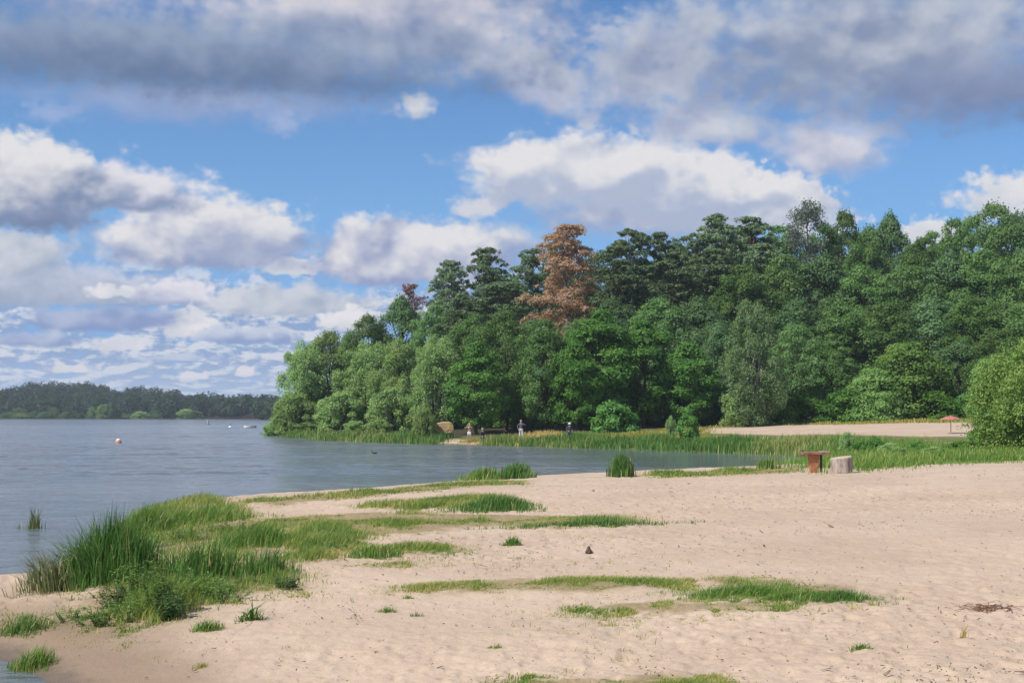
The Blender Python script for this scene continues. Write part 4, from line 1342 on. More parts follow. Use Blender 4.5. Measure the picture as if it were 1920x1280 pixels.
def band(pts, n, hmin, hmax, wid, dry, seed, lean=0.12, keep=None, edge=0.6, wind=(0.08, 0.0)):
    g = np.random.default_rng(seed)
    P = poly_world(pts)
    x, y, z = scatter(P, n, g, edge, keep)
    n = len(x)
    hm = fbm(x * 0.5, y * 0.5, 3, seed)
    h = (hmin + (hmax - hmin) * np.clip((hm - 0.25) / 0.5, 0, 1)) * g.uniform(0.6, 1.15, n)
    t = np.clip(dry + 0.5 * (fbm(x * 0.35, y * 0.35, 3, seed + 1) - 0.5) + g.normal(size=n) * 0.22, 0, 1)
    return blades(x, y, z, h, wid * g.uniform(0.6, 1.4, n), lean, g, t, 0.3, wind)


far_reeds = [
    band([(1095, 839), (1110, 828), (1200, 830), (1300, 830), (1400, 832), (1440, 838), (1420, 849), (1300, 846), (1200, 842)], 14000, 0.3, 0.95, 0.055, 0.40, 201, keep=patchy(0.45, 0.26, 0.5, 61)),
    band([(1400, 850), (1420, 836), (1520, 836), (1560, 840), (1515, 857), (1500, 853)], 5500, 0.5, 1.1, 0.05, 0.72, 202),
    band([(590, 822), (640, 820), (740, 822), (790, 826), (805, 828), (800, 831), (720, 829), (640, 826)], 7000, 0.35, 1.0, 0.07, 0.62, 203),
    band([(730, 829), (760, 822), (800, 824), (812, 831)], 2600, 0.5, 1.3, 0.07, 0.45, 204),
    band([(505, 813.5), (520, 812), (600, 818), (640, 822), (640, 826.5), (580, 822.5), (530, 818)], 3500, 0.3, 0.8, 0.08, 0.5, 207),
    band([(930, 834), (940, 828), (1090, 830), (1100, 838), (1030, 836)], 6500, 0.4, 0.8, 0.06, 0.62, 205),
    band([(1040, 832), (1060, 826), (1110, 827), (1110, 836)], 2000, 0.5, 1.0, 0.06, 0.6, 206),
]
blade_obj('far_reeds', far_reeds, G_REED, 'green and straw coloured reed belt along the far bank', 'reeds', kind='stuff')
mead_parts = [
    band([(930, 833), (940, 822), (1060, 820), (1200, 814), (1270, 806), (1310, 804), (1320, 824), (1200, 834), (1060, 834)], 16000, 0.15, 0.45, 0.08, 0.5, 211),
    band([(860, 832), (880, 826), (940, 826), (960, 834)], 900, 0.1, 0.4, 0.05, 0.7, 212),
    band([(1300, 806), (1420, 795), (1830, 786), (1830, 791), (1420, 798)], 7000, 0.2, 0.5, 0.09, 0.45, 213),
    band([(990, 830), (1000, 818), (1060, 818), (1060, 830)], 2600, 0.5, 0.8, 0.07, 0.85, 214),
]
blade_obj('meadow_grass', mead_parts, G_DRY, 'yellow green meadow grass between the reeds and the wood', 'grass', kind='stuff')
rank = [
    band([(1512, 878), (1520, 858), (1560, 846), (1640, 846), (1720, 850), (1830, 850), (1930, 846), (2000, 846), (2000, 856), (1880, 860), (1760, 866), (1640, 876), (1600, 880)], 24000, 0.15, 0.62, 0.030, 0.45, 221, 0.32, keep=patchy(0.8, 0.22, 0.5, 62)),
    band([(1560, 846), (1600, 836), (1720, 838), (1730, 848), (1640, 850)], 5000, 0.3, 0.9, 0.036, 0.45, 222, 0.25),
    band([(1540, 846), (1560, 838), (1600, 838), (1600, 850)], 1600, 0.7, 1.25, 0.040, 0.4, 223, 0.18),
    band([(1606, 884), (1612, 876), (1640, 874), (1700, 868), (1760, 862), (1900, 856), (1990, 853), (1990, 860), (1760, 871), (1640, 880), (1612, 883)], 8000, 0.1, 0.3, 0.025, 0.35, 224, 0.25),
]
blade_obj('rank_grass', rank, G_LUSH, 'lush rank grass and reeds on the right shore behind the table', 'grass', kind='stuff')

eg = 'low weedy bushes in the rank grass'
for i, (px, ty, wp, Y) in enumerate(((1610, 826, 46, 74), (1668, 832, 60, 71), (1718, 826, 40, 76), (1752, 838, 56, 68), (1800, 826, 60, 70), (1588, 812, 34, 84), (1640, 818, 40, 82))):
    plant('bush', ('bush0', 'bush1')[i % 2], px, ty, wp, Y, 'low weedy bush in the rank grass of the right shore', 'bush', eg)


# ================================================================== things on the beach, the bank and the water
import bmesh


def plain_mat(name, col, rough=0.6, spots=None, scale=8.0, amt=0.5, stretch=(1, 1, 1), bump=0.0, metal=0.0):
    """a colour with its own wear: a second colour in patches, and a little relief"""
    m, q, out = new_mat(name)
    d = q.n('ShaderNodeBsdfPrincipled')
    tcn = q.n('ShaderNodeTexCoord')
    mp = q.n('ShaderNodeMapping')
    mp.inputs['Scale'].default_value = stretch
    q.put(mp.inputs['Vector'], tcn.outputs['Object'])
    n = q.noise(mp.outputs[0], scale, 5, 0.65, 0.3)
    c2 = spots if spots else tuple(v * 0.75 for v in col)
    q.put(d.inputs['Base Color'], q.mix(q.m('MULTIPLY', q.smooth(n, 0.4, 0.65), amt), col, c2))
    d.inputs['Roughness'].default_value = rough
    d.inputs['Metallic'].default_value = metal
    if bump:
        b = q.n('ShaderNodeBump')
        b.inputs['Strength'].default_value = 0.7
        b.inputs['Distance'].default_value = bump
        q.put(b.inputs['Height'], n)
        q.put(d.inputs['Normal'], b.outputs[0])
    q.t.links.new(d.outputs[0], out.inputs[0])
    return m


def bm_obj(name, bm, mat, parent=None, smooth=False, bevel=0.0, loc=None):
    bmesh.ops.recalc_face_normals(bm, faces=bm.faces)
    me = bpy.data.meshes.new(name)
    bm.to_mesh(me)
    bm.free()
    if smooth:
        for f in me.polygons:
            f.use_smooth = True
    o = link(name, me, mat, parent, loc)
    if bevel:
        md = o.modifiers.new('bevel', 'BEVEL')
        md.width = bevel
        md.segments = 2
    return o


def add_box(bm, c, s, taper=(1, 1), rot=0.0):
    """box centred at c; taper scales its lower face"""
    vs = []
    for dz in (-1, 1):
        k = taper if dz < 0 else (1, 1)
        for dx, dy in ((-1, -1), (1, -1), (1, 1), (-1, 1)):
            x, y = dx * s[0] / 2 * k[0], dy * s[1] / 2 * k[1]
            vs.append(bm.verts.new((c[0] + x * math.cos(rot) - y * math.sin(rot), c[1] + x * math.sin(rot) + y * math.cos(rot), c[2] + dz * s[2] / 2)))
    for f in ((3, 2, 1, 0), (4, 5, 6, 7), (0, 1, 5, 4), (1, 2, 6, 5), (2, 3, 7, 6), (3, 0, 4, 7)):
        bm.faces.new([vs[i] for i in f])


def lathe(bm, prof, n=20, c=(0, 0, 0), wob=None):
    rings = []
    for r, z in prof:
        rings.append([bm.verts.new((c[0] + r * (wob(k / n, z) if wob else 1) * math.cos(2 * PI * k / n), c[1] + r * (wob(k / n, z) if wob else 1) * math.sin(2 * PI * k / n), c[2] + z)) for k in range(n)])
    for a, b in zip(rings[:-1], rings[1:]):
        for k in range(n):
            bm.faces.new((a[k], a[(k + 1) % n], b[(k + 1) % n], b[k]))
    bm.faces.new(list(reversed(rings[0])))
    bm.faces.new(rings[-1])


def empty(name, loc, rz=0.0):
    o = bpy.data.objects.new(name, None)
    COL.objects.link(o)
    o.location = loc
    o.rotation_euler = (0, 0, rz)
    o.empty_display_size = 0.3
    return o


# --- rusty table by the inlet
M_RUST = plain_mat('rusty_iron', (0.50, 0.20, 0.085), 0.85, (0.27, 0.11, 0.06), 7.0, 0.7, bump=0.01)
M_RUSTD = plain_mat('dark_rusty_iron', (0.24, 0.085, 0.06), 0.8, (0.36, 0.20, 0.15), 5.0, 0.8, bump=0.008)
M_DARKW = plain_mat('weathered_dark_wood', (0.055, 0.045, 0.040), 0.9, (0.14, 0.12, 0.10), 9.0, 0.6, (1, 1, 0.2), bump=0.008)
tx, ty, tz = ray_ground(1525, 886)
tb = empty('rusty_table', (tx, ty, tz), R(4))
px_m = ty / FPX
bm = bmesh.new()
add_box(bm, (3 * px_m, 0, 36.5 * px_m), (50 * px_m, 0.55, 5 * px_m))
top_o = bm_obj('table_top', bm, M_RUSTD, tb, bevel=0.012)
bm = bmesh.new()
add_box(bm, (0, -0.02, 16.5 * px_m - 0.06), (19 * px_m, 0.30, 35 * px_m + 0.12), taper=(0.55, 0.7))
bm_obj('leg', bm, M_RUST, tb, bevel=0.012)
bm = bmesh.new()
add_box(bm, (16.5 * px_m, 0.10, 17 * px_m - 0.06), (4 * px_m, 0.07, 34 * px_m + 0.12))
bm_obj('rear_post', bm, M_DARKW, tb, bevel=0.006)
bm = bmesh.new()
add_box(bm, (-20.6 * px_m, -0.05, 38 * px_m), (2.4 * px_m, 0.09, 11 * px_m))
bm_obj('clamp', bm, M_DARKW, tb, bevel=0.006)
bm = bmesh.new()
add_box(bm, (20.6 * px_m, 0, 39.4 * px_m), (14 * px_m, 0.50, 1.2 * px_m))
bm_obj('end_board', bm, plain_mat('pale_worn_board', (0.42, 0.36, 0.33), 0.8, (0.2, 0.15, 0.13), 9, 0.7), tb, bevel=0.004)
tag(tb, 'rusty orange brown table with one wedge leg, standing beside the pale stump', 'table')

# --- stump
M_STUMP = plain_mat('pale_peeled_bark', (0.41, 0.33, 0.275), 0.9, (0.21, 0.155, 0.13), 9.0, 0.9, (1.2, 1.2, 0.35), bump=0.03)
M_CUT = plain_mat('pale_cut_wood', (0.52, 0.42, 0.31), 0.85, (0.36, 0.27, 0.19), 9.0, 0.6, bump=0.01)
sx_, sy_, sz_ = ray_ground(1581, 887)
k_ = sy_ / FPX
sr, sh_ = 21 * k_, 29.5 * k_
st = empty('tree_stump', (sx_, sy_ + sr * 0.6, float(height(np.array([sx_]), np.array([sy_ + sr * 0.6]))[0])), R(20))
wob = lambda a, z: 1 + 0.035 * math.sin(2 * PI * a * 3 + 1) + 0.03 * math.sin(2 * PI * a * 7) + 0.02 * math.sin(z * 9 + a * 20)
bm = bmesh.new()
lathe(bm, [(sr * 1.04, -0.12), (sr * 1.02, 0.05), (sr, 0.2 * sh_), (sr * 0.975, 0.5 * sh_), (sr * 0.97, 0.8 * sh_), (sr * 0.965, 0.97 * sh_), (sr * 0.93, sh_)], 40, wob=wob)
for v in bm.verts:
    if v.co.z > 0.6 * sh_:
        v.co.z += 0.045 * v.co.x / sr
bm_obj('bark', bm, M_STUMP, st, smooth=False)
bm = bmesh.new()
lathe(bm, [(sr * 0.90, sh_ - 0.03), (sr * 0.90, sh_ + 0.006), (sr * 0.5, sh_ + 0.012), (0.02, sh_ + 0.008)], 40, wob=wob)
for v in bm.verts:
    v.co.z += 0.045 * v.co.x / sr
bm_obj('cut_face', bm, M_CUT, st)
tag(st, 'wide pale tree stump sawn flat, standing at the edge of the sand', 'stump')

# --- red parasol on the far sand
M_RED = plain_mat('faded_red_cloth', (0.40, 0.13, 0.11), 0.85, (0.46, 0.20, 0.17), 3.0, 0.6)
M_POLE = plain_mat('grey_pole', (0.30, 0.28, 0.26), 0.5, (0.2, 0.18, 0.17), 9, 0.5)
ux, uy, uz = ray_ground(1783, 813)
k_ = uy / FPX
um = empty('red_parasol', (ux, uy, uz))
uh = 34 * k_
bm = bmesh.new()
n = 8
for dz in (0.0, -0.025):
    topv = bm.verts.new((0, 0, uh + dz))
    rim = [bm.verts.new((21 * k_ * math.cos(2 * PI * i / n), 21 * k_ * math.sin(2 * PI * i / n), uh - 7.0 * k_ + dz)) for i in range(n)]
    mid_ = [bm.verts.new((10.5 * k_ * math.cos(2 * PI * i / n), 10.5 * k_ * math.sin(2 * PI * i / n), uh - 2.6 * k_ + dz)) for i in range(n)]
    val = [bm.verts.new((21 * k_ * 0.9 * math.cos(2 * PI * (i + .5) / n), 21 * k_ * 0.9 * math.sin(2 * PI * (i + .5) / n), uh - 7.6 * k_ + dz)) for i in range(n)]
    for i in range(n):
        j = (i + 1) % n
        bm.faces.new((topv, mid_[i], mid_[j]))
        bm.faces.new((mid_[i], rim[i], val[i], rim[j], mid_[j]))
bm_obj('canopy', bm, M_RED, um)
um_seg = [([(0, 0, -0.2), (0, 0, uh * 0.5), (0, 0, uh + 0.06)], [0.035, 0.033, 0.02])]
link('pole', tubes_mesh('pole', um_seg, 10), M_POLE, um)
tag(um, 'faded red beach parasol on the far sand, partly behind the bright bush', 'parasol')

# --- ochre shelter under the trees on the point
M_OCHRE = plain_mat('ochre_canvas', (0.46, 0.30, 0.105), 0.85, (0.34, 0.27, 0.17), 1.6, 0.95, bump=0.03)
M_UNDERSHADE = plain_mat('painted_undershade', (0.045, 0.04, 0.03), 0.9, (0.08, 0.07, 0.05), 4, 0.5)  # shadow tone for the block below the canvas
hy = 139.0
d_ = pix_dir(834, 812)
hx = d_[0] / d_[1] * hy
hz = float(height(np.array([hx]), np.array([hy]))[0])
hb_ = CAMZ + d_[2] / d_[1] * hy
k_ = hy / FPX
shl = empty('ochre_shelter', (hx, hy, hz))
b0 = max(hb_ - hz, 0.12)
bm = bmesh.new()
prof = [(-14.5, 0), (-19.0, 4), (-19.5, 12), (-14, 19), (-4, 21.5), (7, 21.5), (13, 19.5), (15.8, 16), (16.3, 7), (15.6, 0.5), (3, -1.0)]
gc = np.random.default_rng(12)
loops = []
for kx, yy in ((0.55, -0.80), (0.86, -0.78), (1.0, -0.70), (1.01, -0.2), (1.0, 0.3), (0.96, 0.75)):
    loops.append([bm.verts.new((a * k_ * kx + gc.normal() * 0.018, yy + gc.normal() * 0.035, b0 + (10 + (z - 10) * kx) * k_ + gc.normal() * 0.012)) for a, z in prof])
for la, lb in zip(loops[:-1], loops[1:]):
    for i in range(len(prof)):
        j = (i + 1) % len(prof)
        bm.faces.new((la[i], lb[i], lb[j], la[j]))
bm.faces.new(loops[0])
bm.faces.new(list(reversed(loops[-1])))
bm_obj('canvas', bm, M_OCHRE, shl)
bm = bmesh.new()
add_box(bm, (-1.0 * k_, 0.02, b0 / 2 - 0.1), (34 * k_, 1.36, b0 + 0.19))  # near-black block standing in for the shadow beneath the canvas
bm_obj('shadow_block', bm, M_UNDERSHADE, shl, bevel=0.02)
tag(shl, 'boxy ochre shelter over a block coloured as its shadow in the gap under the trees of the point', 'shelter')


# --- leafy weeds on the beach
def herb(name, px, py, hgt, rad, stems, leaves_n, lsize, mat, label, seed, cat='weed'):
    g = np.random.default_rng(seed)
    x, y, z = ray_ground(px, py)
    root = empty(name, (x, y, z))
    segs, P, D = [], [], []
    for i in range(stems):
        th = g.uniform(0, 2 * PI)
        r = rad * math.sqrt(g.random())
        b = np.array([0.35 * r * math.cos(th), 0.35 * r * math.sin(th), -0.03])
        e = np.array([r * math.cos(th), r * math.sin(th), hgt * g.uniform(0.6, 1.0) * (1 - 0.45 * (r / rad) ** 2)])
        pts = bend(b, e, g, 6, 0.06)
        segs.append((pts, list(np.linspace(0.006, 0.0025, 6))))
        for k in range(leaves_n):
            t = g.uniform(0.12, 1.0)
            p = b + (e - b) * t
            a = g.uniform(0, 2 * PI)
            dd_ = np.array([math.cos(a), math.sin(a), g.uniform(-0.25, 0.45)])
            P.append(p + dd_ * lsize * (0.9 + 0.5 * (1 - t)))
            D.append(dd_)
    P, D = np.array(P), unit(np.array(D))
    n = len(P)
    up_ = unit(np.array([0, 0, 1.0]) + g.normal(size=(n, 3)) * 0.3)
    nr_ = unit(up_ - (up_ * D).sum(-1, keepdims=True) * D)
    s = lsize * g.uniform(0.6, 1.25, n)
    c = leaf_quads(P, nr_, s, 0.42, g, D)
    tint = np.clip(g.random(n) * 0.6 + 0.4 * (P[:, 2] / hgt), 0, 1)
    link('leaves', leaves_mesh('leaves', c, tint), mat, root)
    link('stems', tubes_mesh('stems', segs, 5), M_STEM, root)
    return tag(root, label, cat)


_hs = iter(range(400, 500))
HERB_SEED = lambda: next(_hs)
M_STEM = plain_mat('green_stem', (0.12, 0.17, 0.05), 0.6, (0.18, 0.14, 0.07), 30, 0.6)
M_WEED = leaf_mat('weed_leaves', (0.085, 0.20, 0.045), (0.23, 0.37, 0.075))
M_WEEDD = leaf_mat('dark_weed_leaves', (0.050, 0.13, 0.045), (0.12, 0.24, 0.07))
herb('leafy_weed', 300, 1150, 0.78, 0.36, 26, 34, 0.036, M_WEED, 'tall leafy light green weed in front of the dark reeds', HERB_SEED())
herb('leafy_weed', 322, 1160, 0.40, 0.24, 20, 30, 0.032, M_WEEDD, 'low dark blue green leafy weed at the foot of the tall light one', HERB_SEED())
herb('leafy_weed', 355, 1015, 0.42, 0.5, 26, 26, 0.034, M_WEED, 'leafy weed among the grass on top of the green mound', HERB_SEED())
herb('leafy_weed', 450, 1000, 0.36, 0.6, 26, 24, 0.032, M_WEEDD, 'dark leafy weed at the right shoulder of the green mound', HERB_SEED())
herb('leafy_weed', 280, 1030, 0.36, 0.4, 22, 24, 0.032, M_WEED, 'leafy weed on the mound just behind the tall reeds', HERB_SEED())
herb('leafy_weed', 610, 1035, 0.20, 0.5, 24, 22, 0.026, M_WEEDD, 'low dark weed in the round grass clump right of the mound', HERB_SEED())
herb('leafy_weed', 215, 1140, 0.34, 0.4, 26, 26, 0.028, M_WEEDD, 'dark leafy weed at the foot of the tall dark reeds', HERB_SEED())
herb('leafy_weed', 262, 1120, 0.55, 0.42, 30, 30, 0.032, M_WEED, 'bushy yellow green weed between the tall reeds and the tall leafy weed', HERB_SEED())
herb('leafy_weed', 372, 1118, 0.42, 0.45, 26, 26, 0.030, M_WEED, 'bushy light weed in front of the blue green reeds', HERB_SEED())
herb('leafy_weed', 190, 1172, 0.24, 0.42, 24, 24, 0.026, M_WEED, 'sprawling light weed on the bank above the lower water', HERB_SEED())
herb('leafy_weed', 245, 1160, 0.36, 0.34, 22, 26, 0.028, M_WEED, 'low leafy weed left of the tall leafy one', HERB_SEED())
herb('leafy_weed', 535, 1106, 0.30, 0.22, 18, 24, 0.028, M_WEEDD, 'small dark leafy weed ending the weedy bank on the right', HERB_SEED())
herb('leafy_weed', 420, 1125, 0.26, 0.40, 20, 22, 0.026, M_WEED, 'flat leafy weed along the near rim of the weedy bank', HERB_SEED())
herb('leafy_weed', 130, 1165, 0.20, 0.3, 16, 22, 0.024, M_WEED, 'low yellowish weed above the damp sand at lower left', HERB_SEED())

# --- litter on the sand: twigs, bark and leaf scraps, sprouts
g = np.random.default_rng(303)


def slivers(x, y, z, L, w_, t_, yaw, tilt):
    n = len(x)
    d = np.stack([np.cos(yaw) * np.cos(tilt), np.sin(yaw) * np.cos(tilt), np.sin(tilt)], -1)
    s = np.stack([-np.sin(yaw), np.cos(yaw), 0 * yaw], -1)
    u = np.cross(d, s)
    c = np.stack([x, y, z], -1)
    out_ = []
    for a, b, k in ((-1, -1, -1), (-1, 1, -1), (-1, 1, 1), (-1, -1, 1), (1, -1, -1), (1, 1, -1), (1, 1, 1), (1, -1, 1)):
        e = 0.55 if a > 0 else 1.0
        out_.append(c + d * (a * L / 2)[:, None] + s * (b * e * w_ / 2)[:, None] + u * (k * e * t_ / 2)[:, None] + s * (0.12 * L * (a > 0))[:, None])
    co = np.stack(out_, 1).reshape(-1, 3)
    f = np.array([[0, 1, 2, 3], [7, 6, 5, 4], [0, 4, 5, 1], [1, 5, 6, 2], [2, 6, 7, 3], [3, 7, 4, 0]])
    qd = (np.arange(n)[:, None, None] * 8 + f[None]).reshape(-1, 4)
    return co, qd


def on_sand(n, g, px0=-100, px1=2020, py0=905, py1=1300, power=1.6):
    X, Y = [], []
    P = poly_world([(150, 1300), (500, 1150), (600, 1080), (640, 1010), (1010, 910), (1560, 890), (1980, 872), (2060, 1300)])
    yy = 8.5 + (58 - 8.5) * g.random(n * 4) ** power
    xx = yy * g.uniform(-0.42, 0.42, n * 4)
    k = poly_sd(P, xx, yy) > 0
    return xx[k][:n], yy[k][:n]


x, y = on_sand(5200, g, power=1.9)
cl = fbm(x * 0.35, y * 0.35, 3, 41)
k = g.random(len(x)) < 0.8 * sstep(cl, 0.40, 0.66) + 0.20
x, y = x[k], y[k]
n = len(x)
L = (0.006 + 0.030 * g.random(n) ** 2) * (1 + (g.random(n) < 0.05) * 1.6) * (0.7 + y / 40)
co, qd = slivers(x, y, height(x, y) + 0.012 + g.random(n) * 0.012, L, L * g.uniform(0.12, 0.5, n), np.full(n, 0.008), g.uniform(0, 2 * PI, n), g.normal(size=n) * 0.22)
M_LITTER = grass_mat('litter', [(0, (0.09, 0.06, 0.04)), (0.5, (0.18, 0.12, 0.08)), (0.8, (0.26, 0.18, 0.12)), (1, (0.15, 0.15, 0.08))], 0.0)
me = quad_mesh('litter', co, qd, face_attr={'tint': np.repeat(g.random(n), 6)})
tag(link('litter', me, M_LITTER), 'scattered brown twigs, bark and leaf scraps on the sand', 'litter', kind='stuff')

# reddish brown heap of dry stems on the right
hx_, hy_, hz_ = ray_ground(1852, 1143)
n = 90
x, y = hx_ + g.normal(size=n) * 0.16, hy_ + g.normal(size=n) * 0.10
L = g.uniform(0.05, 0.16, n)
co, qd = slivers(x - hx_, y - hy_, height(x, y) - hz_ + 0.02 + g.random(n) * 0.025, L, L * 0.09, np.full(n, 0.006), g.uniform(0, 2 * PI, n), g.normal(size=n) * 0.2)
me = quad_mesh('dry_stems', co, qd, face_attr={'tint': np.repeat(g.random(n), 6)})
tag(link('dry_stems', me, grass_mat('dry_stem', [(0, (0.16, 0.075, 0.04)), (1, (0.30, 0.17, 0.10))], 0.0), loc=(hx_, hy_, hz_)), 'flat little heap of reddish dry stems on the sand at the right', 'dry stems')

# sprouts of runner grass standing singly in the sand
x, y = on_sand(5000, g, power=1.7)
xs = np.abs((x / y) + 0.05) / 0.22
k = g.random(len(x)) < sstep(fbm(x * 0.9, y * 0.9, 3, 51), 0.46, 0.62) * np.clip(1.15 - xs, 0.05, 1) * (y < 34)
x, y = x[k], y[k]
x = np.repeat(x, 4) + g.normal(size=len(x) * 4) * 0.035
y = np.repeat(y, 4) + g.normal(size=len(y) * 4) * 0.025
n = len(x)
sp_parts = [blades(x, y, height(x, y), g.uniform(0.025, 0.085, n), 0.007 * g.uniform(0.6, 1.4, n), 0.7, g, np.clip(g.normal(size=n) * 0.3 + 0.55, 0, 1), 0.6)]
blade_obj('sprouts', sp_parts, G_TURF, 'sparse single sprouts of grass in the sand', 'sprouts', kind='stuff')

# the dark little cone standing on open sand
cx_, cy_, cz_ = ray_ground(1104, 1035)
M_CONE = plain_mat('dark_brown_cone', (0.085, 0.050, 0.034), 0.9, (0.15, 0.095, 0.065), 60, 0.7, bump=0.004)
bm = bmesh.new()
lathe(bm, [(0.050, -0.01), (0.056, 0.012), (0.046, 0.030), (0.038, 0.045), (0.026, 0.062), (0.021, 0.085), (0.012, 0.10)], 14, wob=lambda a, z: 1 + 0.16 * math.sin(2 * PI * a * 5 + z * 90))
tag(bm_obj('pine_cone', bm, M_CONE, loc=(cx_, cy_, cz_), smooth=False), 'small dark brown cone shaped lump alone on the open sand', 'pine cone')

# --- floats, boats and a duck on the lake
M_WHITE = plain_mat('white_paint', (0.78, 0.77, 0.74), 0.45, (0.6, 0.58, 0.54), 4, 0.5)
M_ORANGE = plain_mat('orange_plastic', (0.62, 0.22, 0.09), 0.45, (0.5, 0.28, 0.16), 6, 0.5)
M_YELLOW = plain_mat('yellow_plastic', (0.62, 0.40, 0.06), 0.45, (0.7, 0.55, 0.22), 6, 0.6)
M_NAVY = plain_mat('dark_grey_paint', (0.06, 0.065, 0.075), 0.6, (0.12, 0.12, 0.12), 5, 0.5)


def on_water(px, py):
    x, y = plane_hit(px, py, 0.0)
    return x, y, y / FPX


x, y, k_ = on_water(222, 830)
b = empty('buoy', (x, y, 0))
bm = bmesh.new()
lathe(bm, [(0.10, -0.20), (6.2 * k_, -0.05), (6.4 * k_, 0.06), (5.6 * k_, 0.17), (4.6 * k_, 0.22)], 20)
bm_obj('float_ring', bm, M_ORANGE, b, smooth=True)
bm = bmesh.new()
lathe(bm, [(4.4 * k_, 0.215), (4.2 * k_, 0.30), (2.6 * k_, 0.39), (0.03, 0.42)], 20)
bm_obj('cap', bm, M_WHITE, b, smooth=True)
tag(b, 'orange buoy with white cap floating alone on the open lake', 'buoy')


def small_float(px, py, wpx, hpx, label):
    x, y, k_ = on_water(px, py)
    b = empty('float', (x, y, 0))
    bm = bmesh.new()
    lathe(bm, [(0.15, -0.25), (wpx * 0.5 * k_, -0.06), (wpx * 0.5 * k_, hpx * 0.35 * k_), (wpx * 0.3 * k_, hpx * 0.7 * k_), (0.06, hpx * 0.75 * k_)], 16)
    bm_obj('body', bm, M_WHITE, b, smooth=True)
    bm = bmesh.new()
    lathe(bm, [(0.05, hpx * 0.7 * k_), (0.06, hpx * 1.3 * k_), (0.14, hpx * 1.35 * k_), (0.14, hpx * 1.6 * k_), (0.03, hpx * 1.65 * k_)], 10)
    bm_obj('topmark', bm, M_NAVY, b)
    return tag(b, label, 'float', 'white floats on the lake')


small_float(432, 801, 7, 4, 'small white float left of the long white boat')
small_float(499, 802, 7, 3.4, 'small white float between the long boat and the willows')


def boat(px, py, wpx, hpx, label):
    x, y, k_ = on_water(px, py)
    b = empty('rowing_boat', (x, y, 0), R(4))
    L, H = wpx * k_, hpx * k_
    bm = bmesh.new()
    rings = []
    for i in range(11):
        t = i / 10 * 2 - 1
        wd = 0.55 * (1 - abs(t) ** 2.6) + 0.10
        sheer = H * (0.72 + 0.28 * t * t)
        rings.append([bm.verts.new((t * L / 2, s * wd * f, z)) for s, f, z in
                      ((-1, 1, sheer), (-1, 0.92, 0.12), (-1, 0.35, -0.12), (1, 0.35, -0.12), (1, 0.92, 0.12), (1, 1, sheer), (1, 0.88, sheer), (1, 0.30, 0.02), (-1, 0.30, 0.02), (-1, 0.88, sheer))])
    for a, c in zip(rings[:-1], rings[1:]):
        m_ = len(a)
        for j in range(m_):
            bm.faces.new((a[j], a[(j + 1) % m_], c[(j + 1) % m_], c[j]))
    bm.faces.new(rings[0])
    bm.faces.new(list(reversed(rings[-1])))
    bm_obj('hull', bm, M_WHITE, b, smooth=False)
    for t in (-0.2, 0.28):
        bm = bmesh.new()
        add_box(bm, (t * L, 0, H * 0.48), (0.24, 0.9, 0.04))
        bm_obj('seat', bm, M_NAVY, b)
    bm = bmesh.new()
    add_box(bm, (L * 0.5 + 0.10, 0, H * 0.45), (0.22, 0.3, H * 0.9))
    bm_obj('outboard', bm, M_NAVY, b, bevel=0.03)
    return tag(b, label, 'boat')


boat(468, 802, 21, 5, 'long low white boat moored left of the willow point')
x, y, k_ = on_water(390, 795.5)
b = empty('channel_marker', (x, y, 0))
bm = bmesh.new()
lathe(bm, [(0.34, -0.3), (0.34, 0.15), (0.28, 0.2), (0.27, 0.85), (0.36, 0.9), (0.36, 1.15), (0.1, 1.2)], 14)
bm_obj('post', bm, plain_mat('pale_grey_paint', (0.45, 0.48, 0.48), 0.6, (0.3, 0.33, 0.34), 3, 0.5), b)
bm = bmesh.new()
lathe(bm, [(0.75, -0.2), (0.8, 0.08), (0.37, 0.14)], 14)
bm_obj('float_collar', bm, M_NAVY, b)
tag(b, 'pale upright marker standing in the water off the far shore', 'marker')

x, y, k_ = on_water(702, 850)
bm = bmesh.new()
vs = [(-0.16, 0.02, 0.05), (0.13, 0.05, 0.07)]
dk = bpy.data.meshes.new('duck')
dk.from_pydata([(-0.05, 0, 0.04), (0.06, 0, 0.05), (0.14, 0, 0.08), (0.17, 0, 0.17), (0.19, 0, 0.235), (0.245, 0, 0.225), (-0.15, 0, 0.06), (-0.21, 0, 0.10)], [(0, 1), (1, 2), (2, 3), (3, 4), (4, 5), (0, 6), (6, 7)], [])
bm.free()
o = link('duck', dk, plain_mat('brown_plumage', (0.07, 0.055, 0.04), 0.7, (0.14, 0.11, 0.08), 25, 0.6), loc=(x, y, 0))
o.modifiers.new('skin', 'SKIN').use_smooth_shade = True
for v, r in zip(dk.skin_vertices[0].data, (0.085, 0.085, 0.06, 0.033, 0.042, 0.014, 0.05, 0.018)):
    v.radius = (r, r)
dk.skin_vertices[0].data[0].use_root = True
o.modifiers.new('sub', 'SUBSURF').levels = 2
o.modifiers['sub'].render_levels = 2
o.rotation_euler = (0, 0, PI)
tag(o, 'small dark duck swimming on the lake in front of the willow point', 'duck')

x, y, z = ray_ground(972, 836.5)
bm = bmesh.new()
b = empty('yellow_bucket', (x, y + 0.15, max(0.0, z) + 0.0))
lathe(bm, [(0.11, 0.0), (0.15, 0.26), (0.165, 0.28), (0.15, 0.285), (0.10, 0.03)], 18)
bm_obj('pail', bm, M_YELLOW, b, smooth=False)
hp = [(0.15 * math.cos(a), 0, 0.27 + 0.13 * math.sin(a)) for a in np.linspace(0, PI, 9)]
link('handle', tubes_mesh('handle', [(hp, [0.008] * 9)], 6), M_POLE, b)
tag(b, 'small yellow bucket at the edge of the far bank below the person in white trousers', 'bucket')

